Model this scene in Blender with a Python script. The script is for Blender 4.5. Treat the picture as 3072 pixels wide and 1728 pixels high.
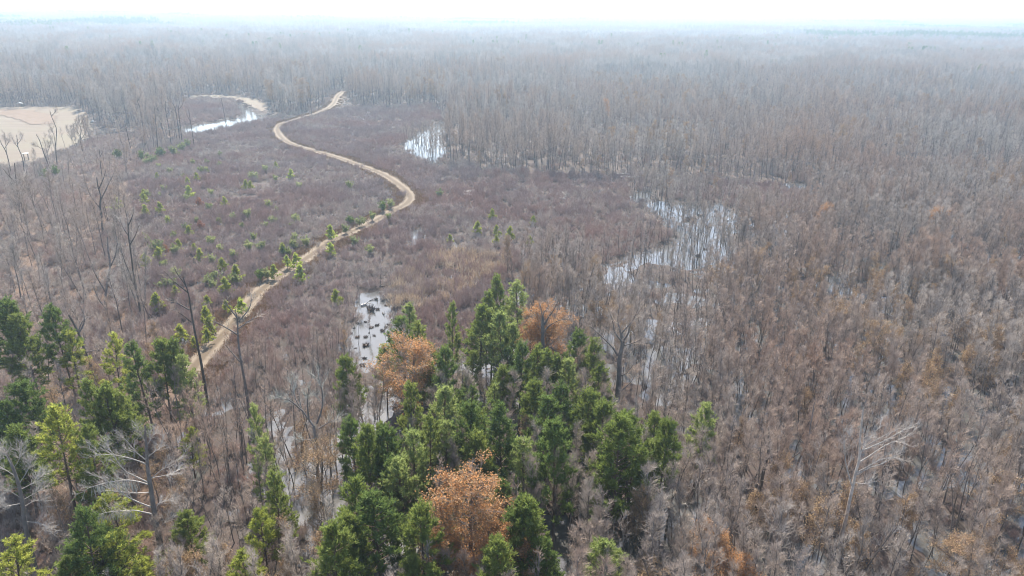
import bpy, math, random
import numpy as np
from mathutils import Matrix, Vector

for o in list(bpy.data.objects):
    bpy.data.objects.remove(o)
S = bpy.context.scene
COL = S.collection
R = math.radians

# ------------------------------------------------------------------ camera
CAM_H = 60.0
PITCH, ROLL = 21.85, 0.73
F = 2130.0                                   # focal length in pixels of the 3072 x 1728 photograph
CX, CY = 1536.0, 864.0
cam_d = bpy.data.cameras.new('camera')
cam_d.sensor_width = 36.0
cam_d.lens = 36.0 * F / 3072.0
cam_d.clip_start, cam_d.clip_end = 1.0, 30000.0
cam = bpy.data.objects.new('camera', cam_d)
COL.objects.link(cam)
CAMROT = Matrix.Rotation(R(90 - PITCH), 3, 'X') @ Matrix.Rotation(R(ROLL), 3, 'Z')
cam.matrix_world = Matrix.Translation((0, 0, CAM_H)) @ CAMROT.to_4x4()
S.camera = cam

# ------------------------------------------------------------------ sky, sun, exposure
SUN_EL, SUN_AZ = 47.0, -6.0                  # azimuth from the view axis (+Y), clockwise positive
world = bpy.data.worlds.new('World')
S.world = world
world.use_nodes = True
wn, wl = world.node_tree.nodes, world.node_tree.links
bg = wn['Background']
sky = wn.new('ShaderNodeTexSky')
sky.sky_type = 'NISHITA'
sky.sun_disc = False
sky.sun_elevation = R(SUN_EL)
sky.sun_rotation = R(SUN_AZ)
sky.altitude = 0
sky.air_density = 1.0
sky.dust_density = 1.4
sky.ozone_density = 1.0
wl.new(sky.outputs[0], bg.inputs[0])
bg.inputs[1].default_value = 0.13
sun_d = bpy.data.lights.new('sun', 'SUN')
sun_d.energy = 5.0
sun_d.angle = R(0.6)
sun_d.color = (1.0, 0.93, 0.82)
sun = bpy.data.objects.new('sun', sun_d)
COL.objects.link(sun)
sdir = Vector((math.sin(R(SUN_AZ)) * math.cos(R(SUN_EL)), math.cos(R(SUN_AZ)) * math.cos(R(SUN_EL)), math.sin(R(SUN_EL))))
sun.rotation_euler = sdir.to_track_quat('Z', 'Y').to_euler()
sun.location = (0, 0, 200)
vs = S.view_settings
vs.view_transform = 'Standard'
vs.look = 'None'
vs.exposure = 1.3
vs.gamma = 1.0
vs.use_curve_mapping = False
cy = S.cycles
cy.use_denoising = True
cy.denoiser = 'OPENIMAGEDENOISE'
cy.denoising_input_passes = 'RGB_ALBEDO_NORMAL'
cy.denoising_prefilter = 'ACCURATE'
cy.filter_width = 1.1
cy.max_bounces = 6
cy.diffuse_bounces = 3
cy.glossy_bounces = 3
cy.transmission_bounces = 3
cy.transparent_max_bounces = 4
cy.volume_bounces = 1
HAZE_DENSITY, HAZE_COL, HAZE_G = 0.00035, (0.63, 0.82, 1.0), 0.6

# ------------------------------------------------------------------ surveying: photograph pixel -> place on the ground
RM = np.array(CAMROT)


def ray(u, v):
    d = np.stack([(np.asarray(u, float) - CX) / F, -(np.asarray(v, float) - CY) / F, -np.ones_like(np.asarray(u, float))], -1)
    return d @ RM.T


def ground(u, v, z=0.0):
    d = ray(u, v)
    t = (z - CAM_H) / d[..., 2]
    return np.stack([d[..., 0] * t, d[..., 1] * t], -1)


def project(p):
    q = (np.asarray(p, float) - np.array([0, 0, CAM_H])) @ RM
    return np.stack([CX + F * q[..., 0] / -q[..., 2], CY - F * q[..., 1] / -q[..., 2]], -1)


def upright(base, pts):
    """photograph points on a vertical plane that faces the camera and stands on the ground at base"""
    b = ground(*base)
    n = b / np.linalg.norm(b)
    k = np.linalg.norm(b)
    out = []
    for u, v in pts:
        d = ray(u, v)
        t = k / (d[0] * n[0] + d[1] * n[1])
        out.append(np.array([d[0] * t, d[1] * t, CAM_H + d[2] * t]))
    return np.array(out)


def zz(pts, x0, y0, s):
    return [(x0 + x / s, y0 + y / s) for x, y in pts]


Z4 = lambda *p: zz(p, 0, 576, 2.5156)
Z5 = lambda *p: zz(p, 1024, 576, 2.5156)
Z7 = lambda *p: zz(p, 0, 1152, 2.5156)
Z6 = lambda *p: zz(p, 0, 240, 4.6)
ZA = lambda *p: zz(p, 60, 1300, 3.386)
ZB = lambda *p: zz(p, 2250, 1200, 2.745)
ZC = lambda *p: zz(p, 1750, 880, 3.623)
ZD = lambda *p: zz(p, 1500, 880, 4.83)
ZE = lambda *p: zz(p, 480, 270, 4.287)

# ------------------------------------------------------------------ smooth value noise in numpy
_nr = np.random.default_rng(5)
_NT = _nr.random((256, 256))


def vnoise(x, y, scale, off=0.0):
    x = np.asarray(x) / scale + 37.3 + off
    y = np.asarray(y) / scale + 91.7 + off * 1.7
    xi, yi = np.floor(x).astype(int), np.floor(y).astype(int)
    fx, fy = x - xi, y - yi
    fx, fy = fx * fx * (3 - 2 * fx), fy * fy * (3 - 2 * fy)
    a, b = _NT[xi % 256, yi % 256], _NT[(xi + 1) % 256, yi % 256]
    c, d = _NT[xi % 256, (yi + 1) % 256], _NT[(xi + 1) % 256, (yi + 1) % 256]
    return (a * (1 - fx) + b * fx) * (1 - fy) + (c * (1 - fx) + d * fx) * fy


def fbm(x, y, scale, off=0.0):
    return (vnoise(x, y, scale, off) + 0.5 * vnoise(x, y, scale / 2.1, off + 3) + 0.25 * vnoise(x, y, scale / 4.3, off + 7)) / 1.75


def inside(poly, x, y):
    px, py = poly[:, 0], poly[:, 1]
    r = np.zeros(np.shape(x), bool)
    j = len(poly) - 1
    for i in range(len(poly)):
        c = (py[i] > y) != (py[j] > y)
        with np.errstate(divide='ignore', invalid='ignore'):
            r ^= c & (x < (px[j] - px[i]) * (y - py[i]) / (py[j] - py[i] + 1e-12) + px[i])
        j = i
    return r


def area(pts):
    p = np.array(pts, float)
    return ground(p[:, 0], p[:, 1])


ROAD_PX = [(1030, 276), (1014, 290), (999, 317), (965, 337), (930, 349), (881, 364), (844, 375), (832, 391), (840, 410), (862, 429), (900, 444), (946, 457),
           (1026, 481), (1075, 499), (1145, 525), (1190, 553), (1218, 576), (1231, 597), (1219, 616), (1175, 640), (1103, 679), (1024, 715),
           (994, 729), (906, 791), (847, 830), (779, 882), (735, 934), (688, 993), (636, 1049), (588, 1105), (550, 1160)]
POOLS_PX = {
    'near': [(1104, 871), (1168, 867), (1184, 890), (1174, 939), (1170, 1026), (1140, 1040), (1120, 1120), (1086, 1120), (1056, 1057), (1058, 985), (1080, 933)],
    'east': [(1887, 568), (1941, 576), (1957, 608), (1978, 600), (2173, 620), (2210, 643), (2183, 672), (2196, 738), (2186, 772), (2110, 800),
             (1976, 790), (1887, 810), (1893, 765), (1976, 744), (2007, 717), (2003, 676), (1980, 645), (1945, 634), (1924, 614), (1889, 608)],
    'strip': [(2260, 634), (2440, 636), (2440, 656), (2270, 652)],
    'far': [(1205, 429), (1247, 397), (1302, 366), (1338, 370), (1334, 477), (1310, 505), (1278, 480), (1235, 472)],
    'river': [(508, 390), (597, 374), (667, 364), (713, 357), (728, 347), (709, 326), (705, 310), (735, 318), (765, 336), (780, 350), (755, 366),
              (713, 378), (667, 385), (597, 393), (512, 404)],
    'reed_gap': [(1330, 816), (1380, 814), (1384, 844), (1342, 846)],
    'road_side': [(1156, 568), (1184, 566), (1184, 586), (1158, 588)],
    'puddle': [(1226, 690), (1272, 680), (1268, 735), (1226, 740)],
    'rill': [(1368, 720), (1384, 720), (1388, 762), (1370, 762)],
    'wood': [(160, 796), (188, 796), (192, 836), (166, 830)],
    'low': [(800, 1250), (850, 1240), (860, 1400), (820, 1400)],
    'bottom': [(865, 1640), (960, 1610), (960, 1700), (870, 1700)],
    'verge': [(525, 1020), (565, 1020), (565, 1065), (530, 1065)],
    'mid': [(1420, 1170), (1480, 1180), (1480, 1260), (1430, 1250)],
}
FLOOD_PX = [[(1530, 780), (1760, 795), (1900, 790), (2180, 790), (2140, 900), (2100, 1000), (2090, 1180), (2150, 1260), (1900, 1300), (1900, 1180), (2020, 1060),
             (1960, 960), (1860, 900), (1700, 900), (1540, 850)],
            [(580, 1100), (1040, 1050), (1080, 1130), (1030, 1300), (880, 1350), (860, 1500), (1000, 1760), (500, 1760), (610, 1400), (560, 1250)]]
SCRUB_PX = [[(470, 470), (560, 405), (690, 385), (790, 362), (832, 360), (870, 372), (1005, 335), (1060, 322), (1290, 316), (1330, 350), (1342, 400), (1338, 490), (1500, 520), (1800, 532),
             (1880, 540), (1960, 600), (2000, 640), (2015, 700), (1980, 755), (1760, 795), (1560, 785), (1520, 830), (1300, 905), (1190, 900), (1090, 860),
             (1050, 930), (1040, 1010), (1000, 1060), (760, 1090), (600, 1130), (500, 1040), (470, 990), (440, 900), (420, 800), (405, 700), (390, 600), (400, 520)]]
REEDS_PX = [(1190, 835), (1322, 755), (1525, 775), (1530, 812), (1400, 870), (1280, 935), (1180, 925)]
FIELD1_PX = [(-500, 324), (0, 324), (90, 322), (205, 324), (255, 340), (285, 368), (280, 410), (210, 450), (120, 490), (60, 505), (-60, 520), (-500, 560)]
FIELD2_PX = [(563, 292), (600, 288), (690, 289), (780, 302), (812, 322), (800, 340), (775, 336), (745, 318), (700, 300), (600, 296)]
FIELDRUST_PX = [(-500, 330), (0, 332), (110, 334), (180, 350), (175, 374), (90, 380), (45, 362), (0, 350), (-300, 345)]
LEFTWOOD_PX = [(-700, 470), (60, 505), (210, 455), (330, 400), (520, 395), (560, 405), (470, 470), (400, 520), (390, 600), (405, 700), (420, 800), (440, 900), (470, 990), (500, 1040),
               (300, 1010), (0, 930), (-700, 900)]
PINEWOOD_PX = [(-500, 900), (0, 930), (300, 1010), (500, 1040), (560, 1130), (570, 1250), (500, 1420), (490, 1800), (-600, 1900)]
EDGE_PX = [(-3000, 324), (0, 324), (205, 324), (262, 345), (290, 372), (330, 402), (490, 393), (552, 306), (600, 289), (690, 286), (785, 300), (815, 325), (840, 362), (880, 352), (960, 325), (990, 305), (1010, 284),
           (1045, 300), (1065, 325), (1290, 318), (1340, 352), (1348, 495), (1560, 524), (1850, 528), (2300, 548), (2700, 545), (3072, 540), (5200, 545)]

POOLS = {k: area(v) for k, v in POOLS_PX.items()}
FLOOD = [area(p) for p in FLOOD_PX]
SCRUB_PX.append([(1188, 935), (1300, 900), (1530, 830), (1570, 1000), (1400, 1070), (1195, 1060)])
SCRUB_PX.append([(500, 386), (556, 306), (600, 296), (690, 300), (745, 320), (760, 338), (705, 352), (600, 374), (513, 392)])
SCRUB_PX.append([(1840, 528), (2300, 552), (2480, 600), (2480, 632), (2230, 640), (2173, 612), (1978, 594), (1945, 568), (1880, 560)])
LOW_PX = [(560, 1095), (1040, 930), (1060, 860), (1200, 905), (1520, 830), (1570, 860), (1560, 1000), (1210, 1160), (1060, 1340), (600, 1340)]
SCRUB = [area(p) for p in SCRUB_PX]
LOW = area(LOW_PX)
REEDS, FIELD1, FIELD2, FIELDRUST = area(REEDS_PX), area(FIELD1_PX), area(FIELD2_PX), area(FIELDRUST_PX)
LEFTWOOD, PINEWOOD, EDGE = area(LEFTWOOD_PX), area(PINEWOOD_PX), area(EDGE_PX)
BACK = np.vstack([EDGE, [(14000, EDGE[-1][1]), (14000, 14000), (-14000, 14000), (-14000, EDGE[0][1])]])


def catmull(P, n):
    P = np.asarray(P, float)
    Q = np.vstack([2 * P[0] - P[1], P, 2 * P[-1] - P[-2]])
    out = []
    for i in range(1, len(Q) - 2):
        for t in np.linspace(0, 1, n, endpoint=False):
            a, b, c, d = Q[i - 1], Q[i], Q[i + 1], Q[i + 2]
            out.append(0.5 * (2 * b + (c - a) * t + (2 * a - 5 * b + 4 * c - d) * t * t + (3 * b - a - 3 * c + d) * t ** 3))
    out.append(P[-1])
    return np.array(out)


ROAD = catmull(area(ROAD_PX), 10)


def road_dist(x, y):
    x, y = np.asarray(x, float), np.asarray(y, float)
    out = np.full(x.shape, 1e9)
    near = (x > ROAD[:, 0].min() - 12) & (x < ROAD[:, 0].max() + 12) & (y > ROAD[:, 1].min() - 12) & (y < ROAD[:, 1].max() + 12)
    xs, ys = x[near], y[near]
    best = np.full(xs.shape, 1e9)
    for i in range(len(ROAD) - 1):
        a, b = ROAD[i], ROAD[i + 1]
        ab = b - a
        t = np.clip(((xs - a[0]) * ab[0] + (ys - a[1]) * ab[1]) / (ab @ ab + 1e-9), 0, 1)
        best = np.minimum(best, np.hypot(xs - a[0] - t * ab[0], ys - a[1] - t * ab[1]))
    out[near] = best
    return out


def zones(x, y, jit=1.0):
    """which part of the place a point belongs to"""
    jx = x + jit * 4.5 * (fbm(x, y, 9.0, 1) - 0.5)
    jy = y + jit * 4.5 * (fbm(x, y, 9.0, 11) - 0.5) * (1 + np.clip(y / 400, 0, 2))
    z = {}
    pool = np.zeros(np.shape(x), bool)
    for p in POOLS.values():
        pool |= inside(p, jx, jy)
    z['pool'] = pool
    z['flood'] = inside(FLOOD[0], jx, jy) | inside(FLOOD[1], jx, jy)
    z['scrub'] = inside(SCRUB[0], jx, jy) | inside(SCRUB[1], jx, jy) | inside(SCRUB[2], jx, jy) | inside(SCRUB[3], jx, jy)
    z['reeds'] = inside(REEDS, jx, jy)
    z['field'] = inside(FIELD1, jx, jy) | inside(FIELD2, jx, jy)
    z['left'] = inside(LEFTWOOD, jx, jy)
    z['pines'] = inside(PINEWOOD, jx, jy)
    z['back'] = inside(BACK, jx, jy)
    return z


SPUR_FLAT = area([(1206, 572), (1244, 584), (1300, 598), (1272, 618), (1236, 626), (1206, 632)])


def height(x, y, z=None, rd=None):
    z = zones(x, y) if z is None else z
    rd = road_dist(x, y) if rd is None else rd
    n1, n2 = fbm(x, y, 7.0, 21) - 0.5, fbm(x, y, 2.6, 31) - 0.5
    h = -0.03 + 0.75 * n1 + 0.35 * n2                                   # open swamp: half of it under water
    h = np.where(z['scrub'], 0.26 + 0.7 * n1 + 0.3 * n2, h)
    h = np.where(z['reeds'], 0.08 + 0.4 * n1 + 0.3 * n2, h)
    h = np.where(z['left'] | z['pines'], 0.5 + 0.5 * n1 + 0.2 * n2, h)
    h = np.where(z['back'], 0.25 + 0.6 * n1, h)
    h = np.where(z['flood'], np.where(x > 20, -0.03, 0.07) + 0.6 * n1 + 0.4 * n2, h)
    h = np.where(z['pool'], -0.34 + 0.3 * n1 + 0.25 * n2, h)
    h = np.where(z['field'], 0.55 + 0.1 * n1, h)
    k = np.clip((5.5 - rd) / 3.0, 0, 1)
    h = h * (1 - k) + 0.55 * k
    return np.where(inside(SPUR_FLAT, x, y), np.minimum(h, .42), h)


# ------------------------------------------------------------------ mesh and node helpers
def mesh_quads(name, V, Q, mats, midx=None, smooth=True):
    me = bpy.data.meshes.new(name)
    V = np.asarray(V, np.float32)
    Q = np.asarray(Q, np.int32)
    me.vertices.add(len(V))
    me.vertices.foreach_set('co', V.ravel())
    me.loops.add(Q.size)
    me.loops.foreach_set('vertex_index', Q.ravel())
    me.polygons.add(len(Q))
    me.polygons.foreach_set('loop_start', np.arange(0, Q.size, 4, dtype=np.int32))
    me.polygons.foreach_set('loop_total', np.full(len(Q), 4, np.int32))
    if smooth:
        me.polygons.foreach_set('use_smooth', np.ones(len(Q), bool))
    for m in mats:
        me.materials.append(m)
    if midx is not None:
        me.polygons.foreach_set('material_index', np.asarray(midx, np.int32))
    me.update()
    me.validate()
    return me


class Geo:
    """collects tapered wood segments and leaf blades, all quads"""
    def __init__(self):
        self.V, self.Q, self.M, self.n = [], [], [], 0

    def _add(self, v, q, m):
        self.V.append(v)
        self.Q.append(q + self.n)
        self.M.append(np.full(len(q), m))
        self.n += len(v)

    def wood(self, segs, n, m=0):
        if len(segs) == 0:
            return
        a = np.array([s[0] for s in segs], float)
        b = np.array([s[1] for s in segs], float)
        ra = np.array([s[2] for s in segs], float)
        rb = np.array([s[3] for s in segs], float)
        d = b - a
        d /= np.linalg.norm(d, axis=1, keepdims=True) + 1e-9
        ref = np.where(np.abs(d[:, 2:3]) > 0.8, np.array([[1.0, 0.13, 0.0]]), np.array([[0.0, 0.0, 1.0]]))
        e = np.cross(d, ref)
        e /= np.linalg.norm(e, axis=1, keepdims=True) + 1e-9
        f = np.cross(d, e)
        an = np.arange(n) * 2 * math.pi / n
        c, s = np.cos(an)[None, :, None], np.sin(an)[None, :, None]
        o = e[:, None, :] * c + f[:, None, :] * s
        r0 = a[:, None, :] + o * ra[:, None, None]
        r1 = b[:, None, :] + o * rb[:, None, None]
        v = np.concatenate([r0, r1], 1).reshape(-1, 3)
        k = np.arange(n)
        q = np.stack([k, (k + 1) % n, (k + 1) % n + n, k + n], 1)
        q = (q[None] + (np.arange(len(a)) * 2 * n)[:, None, None]).reshape(-1, 4)
        self._add(v, q, m)

    def blades(self, p, d, L, w, rng, m=0):
        p, d = np.asarray(p, float), np.asarray(d, float)
        N = len(p)
        if N == 0:
            return
        d = d / (np.linalg.norm(d, axis=1, keepdims=True) + 1e-9)
        s = np.cross(d, rng.normal(size=(N, 3)))
        s /= np.linalg.norm(s, axis=1, keepdims=True) + 1e-9
        L = np.broadcast_to(L, (N,))[:, None]
        w = np.broadcast_to(w, (N,))[:, None]
        v = np.stack([p, p + d * L * .55 + s * w, p + d * L, p + d * L * .55 - s * w], 1).reshape(-1, 3)
        q = np.arange(N * 4).reshape(-1, 4)
        self._add(v, q, m)

    def mesh(self, name, mats, smooth=True):
        return mesh_quads(name, np.concatenate(self.V), np.concatenate(self.Q), mats, np.concatenate(self.M), smooth)


def material(name):
    m = bpy.data.materials.new(name)
    m.use_nodes = True
    nt = m.node_tree
    b = nt.nodes['Principled BSDF']
    b.inputs['Roughness'].default_value = 0.85
    b.inputs['Specular IOR Level'].default_value = 0.2
    return m, nt, b


def mixc(nt, fac, a, b):
    n = nt.nodes.new('ShaderNodeMix')
    n.data_type = 'RGBA'
    for s, val in ((0, fac), (6, a), (7, b)):
        if hasattr(val, 'default_value') or hasattr(val, 'is_linked'):
            nt.links.new(val, n.inputs[s])
        elif s == 0:
            n.inputs[0].default_value = val
        else:
            n.inputs[s].default_value = (*val, 1)
    return n.outputs[2]


def ramp(nt, fac, lo, hi):
    n = nt.nodes.new('ShaderNodeMapRange')
    n.inputs[1].default_value, n.inputs[2].default_value = lo, hi
    nt.links.new(fac, n.inputs[0])
    return n.outputs[0]


def noise(nt, scale, detail=4.0, vec=None, rough=0.6):
    n = nt.nodes.new('ShaderNodeTexNoise')
    n.inputs['Scale'].default_value = scale
    n.inputs['Detail'].default_value = detail
    n.inputs['Roughness'].default_value = rough
    if vec is None:
        g = nt.nodes.new('ShaderNodeNewGeometry')
        vec = g.outputs['Position']
    nt.links.new(vec, n.inputs['Vector'])
    return n.outputs['Fac']


def plant_mat(name, c1, c2, c3=None, patch=0.02, grain=1.6, transl=0.0, tcol=None, rough=0.85):
    """two or three natural colours: per plant, per patch of ground and along the stem"""
    m, nt, b = material(name)
    oi = nt.nodes.new('ShaderNodeObjectInfo')
    col = mixc(nt, oi.outputs['Random'], c1, c2)
    if c3 is not None:
        pn = noise(nt, patch, 3.0, oi.outputs['Location'])
        col = mixc(nt, ramp(nt, pn, 0.42, 0.64), col, c3)
    gn = noise(nt, grain, 3.0)
    hs = nt.nodes.new('ShaderNodeHueSaturation')
    nt.links.new(col, hs.inputs['Color'])
    mr = nt.nodes.new('ShaderNodeMapRange')
    mr.inputs[1].default_value, mr.inputs[2].default_value = 0.3, 0.7
    mr.inputs[3].default_value, mr.inputs[4].default_value = 0.72, 1.3
    nt.links.new(gn, mr.inputs[0])
    nt.links.new(mr.outputs[0], hs.inputs['Value'])
    nt.links.new(hs.outputs[0], b.inputs['Base Color'])
    b.inputs['Roughness'].default_value = rough
    if transl > 0:
        t = nt.nodes.new('ShaderNodeBsdfTranslucent')
        if tcol is None:
            nt.links.new(hs.outputs[0], t.inputs['Color'])
        else:
            t.inputs['Color'].default_value = (*tcol, 1)
        mx = nt.nodes.new('ShaderNodeMixShader')
        mx.inputs[0].default_value = transl
        out = nt.nodes['Material Output']
        nt.links.new(b.outputs[0], mx.inputs[1])
        nt.links.new(t.outputs[0], mx.inputs[2])
        nt.links.new(mx.outputs[0], out.inputs['Surface'])
    return m


M = {}
M['swamp_bark'] = plant_mat('swamp_bark', (.10, .085, .076), (.20, .172, .152))
M['swamp_twig'] = plant_mat('swamp_twig', (.34, .285, .24), (.49, .425, .37), (.40, .285, .215), 0.03)
M['rust_twig'] = plant_mat('rust_twig', (.30, .19, .13), (.35, .235, .16))
M['grey_bark'] = plant_mat('grey_bark', (.12, .10, .09), (.19, .165, .15))
M['grey_twig'] = plant_mat('grey_twig', (.31, .27, .23), (.52, .46, .405), (.42, .295, .215), 0.012)
M['dark_bark'] = plant_mat('dark_bark', (.055, .045, .04), (.085, .07, .06))
M['pale_wood'] = plant_mat('pale_wood', (.38, .345, .315), (.46, .425, .39))
M['pine_bark'] = plant_mat('pine_bark', (.09, .062, .048), (.13, .09, .07))
M['needles'] = plant_mat('needles', (.145, .19, .045), (.20, .245, .06), (.225, .26, .065), 0.05, 1.3, 0.5, rough=0.6)
M['needles_yellow'] = plant_mat('needles_yellow', (.28, .31, .06), (.36, .38, .08), None, 0.05, 1.3, 0.5)
M['bush_leaf'] = plant_mat('bush_leaf', (.25, .28, .10), (.37, .39, .17), (.19, .22, .10), 0.06, 1.3, 0.5)
M['rust_leaf'] = plant_mat('rust_leaf', (.44, .215, .085), (.50, .265, .11), None, 0.05, 0.5, 0.35)
M['tan_leaf'] = plant_mat('tan_leaf', (.30, .205, .115), (.36, .255, .145), None, 0.05, 0.5, 0.3)
M['red_leaf'] = plant_mat('red_leaf', (.34, .15, .085), (.38, .19, .10), None, 0.05, 0.5, 0.35)
M['scrub_twig'] = plant_mat('scrub_twig', (.29, .22, .20), (.41, .325, .29), (.36, .24, .20), 0.03)
M['scrub_grey'] = plant_mat('scrub_grey', (.38, .325, .285), (.50, .43, .37), (.42, .32, .265), 0.03)
M['reed'] = plant_mat('reed', (.48, .38, .27), (.62, .51, .38))
M['dry_grass'] = plant_mat('dry_grass', (.28, .17, .095), (.33, .23, .13))
M['moss'] = plant_mat('moss', (.38, .37, .32), (.44, .42, .37))
M['log'] = plant_mat('log', (.52, .48, .43), (.62, .58, .53))
M['dark_log'] = plant_mat('dark_log', (.10, .085, .075), (.15, .13, .11))
M['tussock'] = plant_mat('tussock', (.13, .10, .085), (.20, .155, .13))


def flat_mat(name, c, rough=0.6):
    m, nt, b = material(name)
    n = noise(nt, 3.0)
    nt.links.new(mixc(nt, n, [x * .85 for x in c], [min(1, x * 1.1) for x in c]), b.inputs['Base Color'])
    b.inputs['Roughness'].default_value = rough
    return m


M['white_paint'] = flat_mat('white_paint', (.78, .78, .76))
M['post_wood'] = flat_mat('post_wood', (.16, .12, .09))


def tag(o, label=None, cat=None, group=None, kind=None):
    if label: o['label'] = label
    if cat: o['category'] = cat
    if group: o['group'] = group
    if kind: o['kind'] = kind
    return o


def obj(name, me, parent=None, loc=None):
    o = bpy.data.objects.new(name, me)
    COL.objects.link(o)
    if parent is not None:
        o.parent = parent
    if loc is not None:
        o.location = loc
    return o


def empty(name, loc, rz=0.0, sc=1.0, tilt=(0, 0)):
    o = bpy.data.objects.new(name, None)
    COL.objects.link(o)
    o.empty_display_size = 0.5
    o.location = loc
    o.rotation_euler = (tilt[0], tilt[1], rz)
    o.scale = (sc, sc, sc) if np.isscalar(sc) else sc
    return o


# ------------------------------------------------------------------ ground, water, road, fields
def axis(lo, hi, step, far, grow=1.16):
    a = list(np.arange(lo, hi, step))
    s = step
    up = [a[-1]]
    while up[-1] < far[1]:
        s *= grow
        up.append(up[-1] + s)
    s = step
    dn = [a[0]]
    while dn[-1] > far[0]:
        s *= grow
        dn.append(dn[-1] - s)
    return np.array(dn[:0:-1] + a + up[1:])


gx = axis(-210, 230, 1.25, (-9000, 9000))
gy = axis(40, 460, 1.25, (-300, 9000), 1.10)
GX, GY = np.meshgrid(gx, gy)
gz_ = zones(GX, GY)
g_rd = road_dist(GX, GY)
GZ = height(GX, GY, gz_, g_rd)
V = np.stack([GX.ravel(), GY.ravel(), GZ.ravel()], 1)
nx, ny = len(gx), len(gy)
k = (np.arange(ny - 1)[:, None] * nx + np.arange(nx - 1)[None]).ravel()
m, nt, b = material('forest_floor')
att = nt.nodes.new('ShaderNodeAttribute')
att.attribute_name = 'dry_litter'
n1, n2 = noise(nt, 0.22, 6.0), noise(nt, 2.2, 5.0)
mud = mixc(nt, n2, (.030, .024, .020), (.065, .05, .04))
litter = mixc(nt, n1, (.085, .055, .038), (.15, .095, .062))
scrubf = mixc(nt, n2, (.04, .028, .024), (.075, .05, .043))
c = mixc(nt, ramp(nt, n1, 0.35, 0.65), mud, scrubf)
c = mixc(nt, att.outputs['Fac'], c, litter)
nt.links.new(c, b.inputs['Base Color'])
me = mesh_quads('ground', V, np.stack([k, k + 1, k + nx + 1, k + nx], 1), [m])
a = me.attributes.new('dry_litter', 'FLOAT', 'POINT')
lit = np.where(gz_['left'] | gz_['pines'], 0.85, 0.0)
lit = np.maximum(lit, np.where(gz_['back'], 0.12, 0.0))
lit = np.maximum(lit, np.clip((5.0 - g_rd) / 2.0, 0, 1) * 0.9)
a.data.foreach_set('value', lit.ravel().astype(np.float32))
tag(obj('ground', me), kind='structure', label='dark swampy forest floor of mud and leaf litter')

m, nt, b = material('swamp_water')
b.inputs['Base Color'].default_value = (.075, .072, .066, 1)
b.inputs['Roughness'].default_value = 0.08
b.inputs['Specular IOR Level'].default_value = 0.5
b.inputs['IOR'].default_value = 1.6
bp = nt.nodes.new('ShaderNodeBump')
bp.inputs['Strength'].default_value = 0.06
bp.inputs['Distance'].default_value = 0.05
nt.links.new(noise(nt, 1.3, 3.0), bp.inputs['Height'])
nt.links.new(bp.outputs[0], b.inputs['Normal'])
wx0, wx1, wy0, wy1 = -420, 460, 20, 700
me = mesh_quads('swamp_water', [(wx0, wy0, 0), (wx1, wy0, 0), (wx1, wy1, 0), (wx0, wy1, 0)], [(0, 1, 2, 3)], [m], None, False)
tag(obj('swamp_water', me), kind='structure', label='still pale swamp water standing between the trees')
WATER_MAT = m

# dirt road: a ribbon with two wheel ruts and a raised middle
tn = np.gradient(ROAD, axis=0)
tn /= np.linalg.norm(tn, axis=1, keepdims=True)
nr = np.stack([-tn[:, 1], tn[:, 0]], 1)
offs = 1.7 * np.array([-2.5, -2.1, -1.5, -1.1, -0.65, -0.3, 0.0, 0.3, 0.65, 1.1, 1.5, 2.1, 2.5])
prof = np.array([-.18, .05, .07, .05, .0, .05, .07, .05, .0, .05, .07, .05, -.18])
rr = np.random.default_rng(3)
wob = 1 + 0.14 * (vnoise(np.arange(len(ROAD)), np.zeros(len(ROAD)), 6.0)[:, None] - .5)
RV = ROAD[:, None, :] + nr[:, None, :] * (offs[None, :, None] * wob[:, :, None])
zr = 0.56 + prof[None] + rr.normal(0, .008, (len(ROAD), len(offs)))
RV = np.concatenate([RV, zr[..., None]], 2).reshape(-1, 3)
nw = len(offs)
k = (np.arange(len(ROAD) - 1)[:, None] * nw + np.arange(nw - 1)[None]).ravel()
m, nt, b = material('road_sand')
att = nt.nodes.new('ShaderNodeAttribute')
att.attribute_name = 'across'
ab = nt.nodes.new('ShaderNodeMath')
ab.operation = 'ABSOLUTE'
nt.links.new(att.outputs['Fac'], ab.inputs[0])
sb = nt.nodes.new('ShaderNodeMath')
sb.operation = 'SUBTRACT'
sb.inputs[1].default_value = 1.3
nt.links.new(ab.outputs[0], sb.inputs[0])
ab2 = nt.nodes.new('ShaderNodeMath')
ab2.operation = 'ABSOLUTE'
nt.links.new(sb.outputs[0], ab2.inputs[0])
n1, n2 = noise(nt, 0.6, 5.0), noise(nt, 5.0, 4.0)
sand = mixc(nt, n2, (.15, .115, .08), (.205, .163, .117))
mid = mixc(nt, n2, (.075, .052, .030), (.115, .082, .05))
ad = nt.nodes.new('ShaderNodeMath')
ad.operation = 'ADD'
nt.links.new(ramp(nt, ab2.outputs[0], 0.3, 0.85), ad.inputs[0])
nt.links.new(ramp(nt, n1, 0.55, 0.9), ad.inputs[1])
ad.use_clamp = True
nt.links.new(mixc(nt, ad.outputs[0], sand, mid), b.inputs['Base Color'])
me = mesh_quads('dirt_road', RV, np.stack([k, k + nw, k + nw + 1, k + 1], 1), [m])
a = me.attributes.new('across', 'FLOAT', 'POINT')
a.data.foreach_set('value', np.tile(offs, len(ROAD)).astype(np.float32))
tag(obj('dirt_road', me), kind='structure', label='winding sandy dirt road with two wheel ruts')


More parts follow.
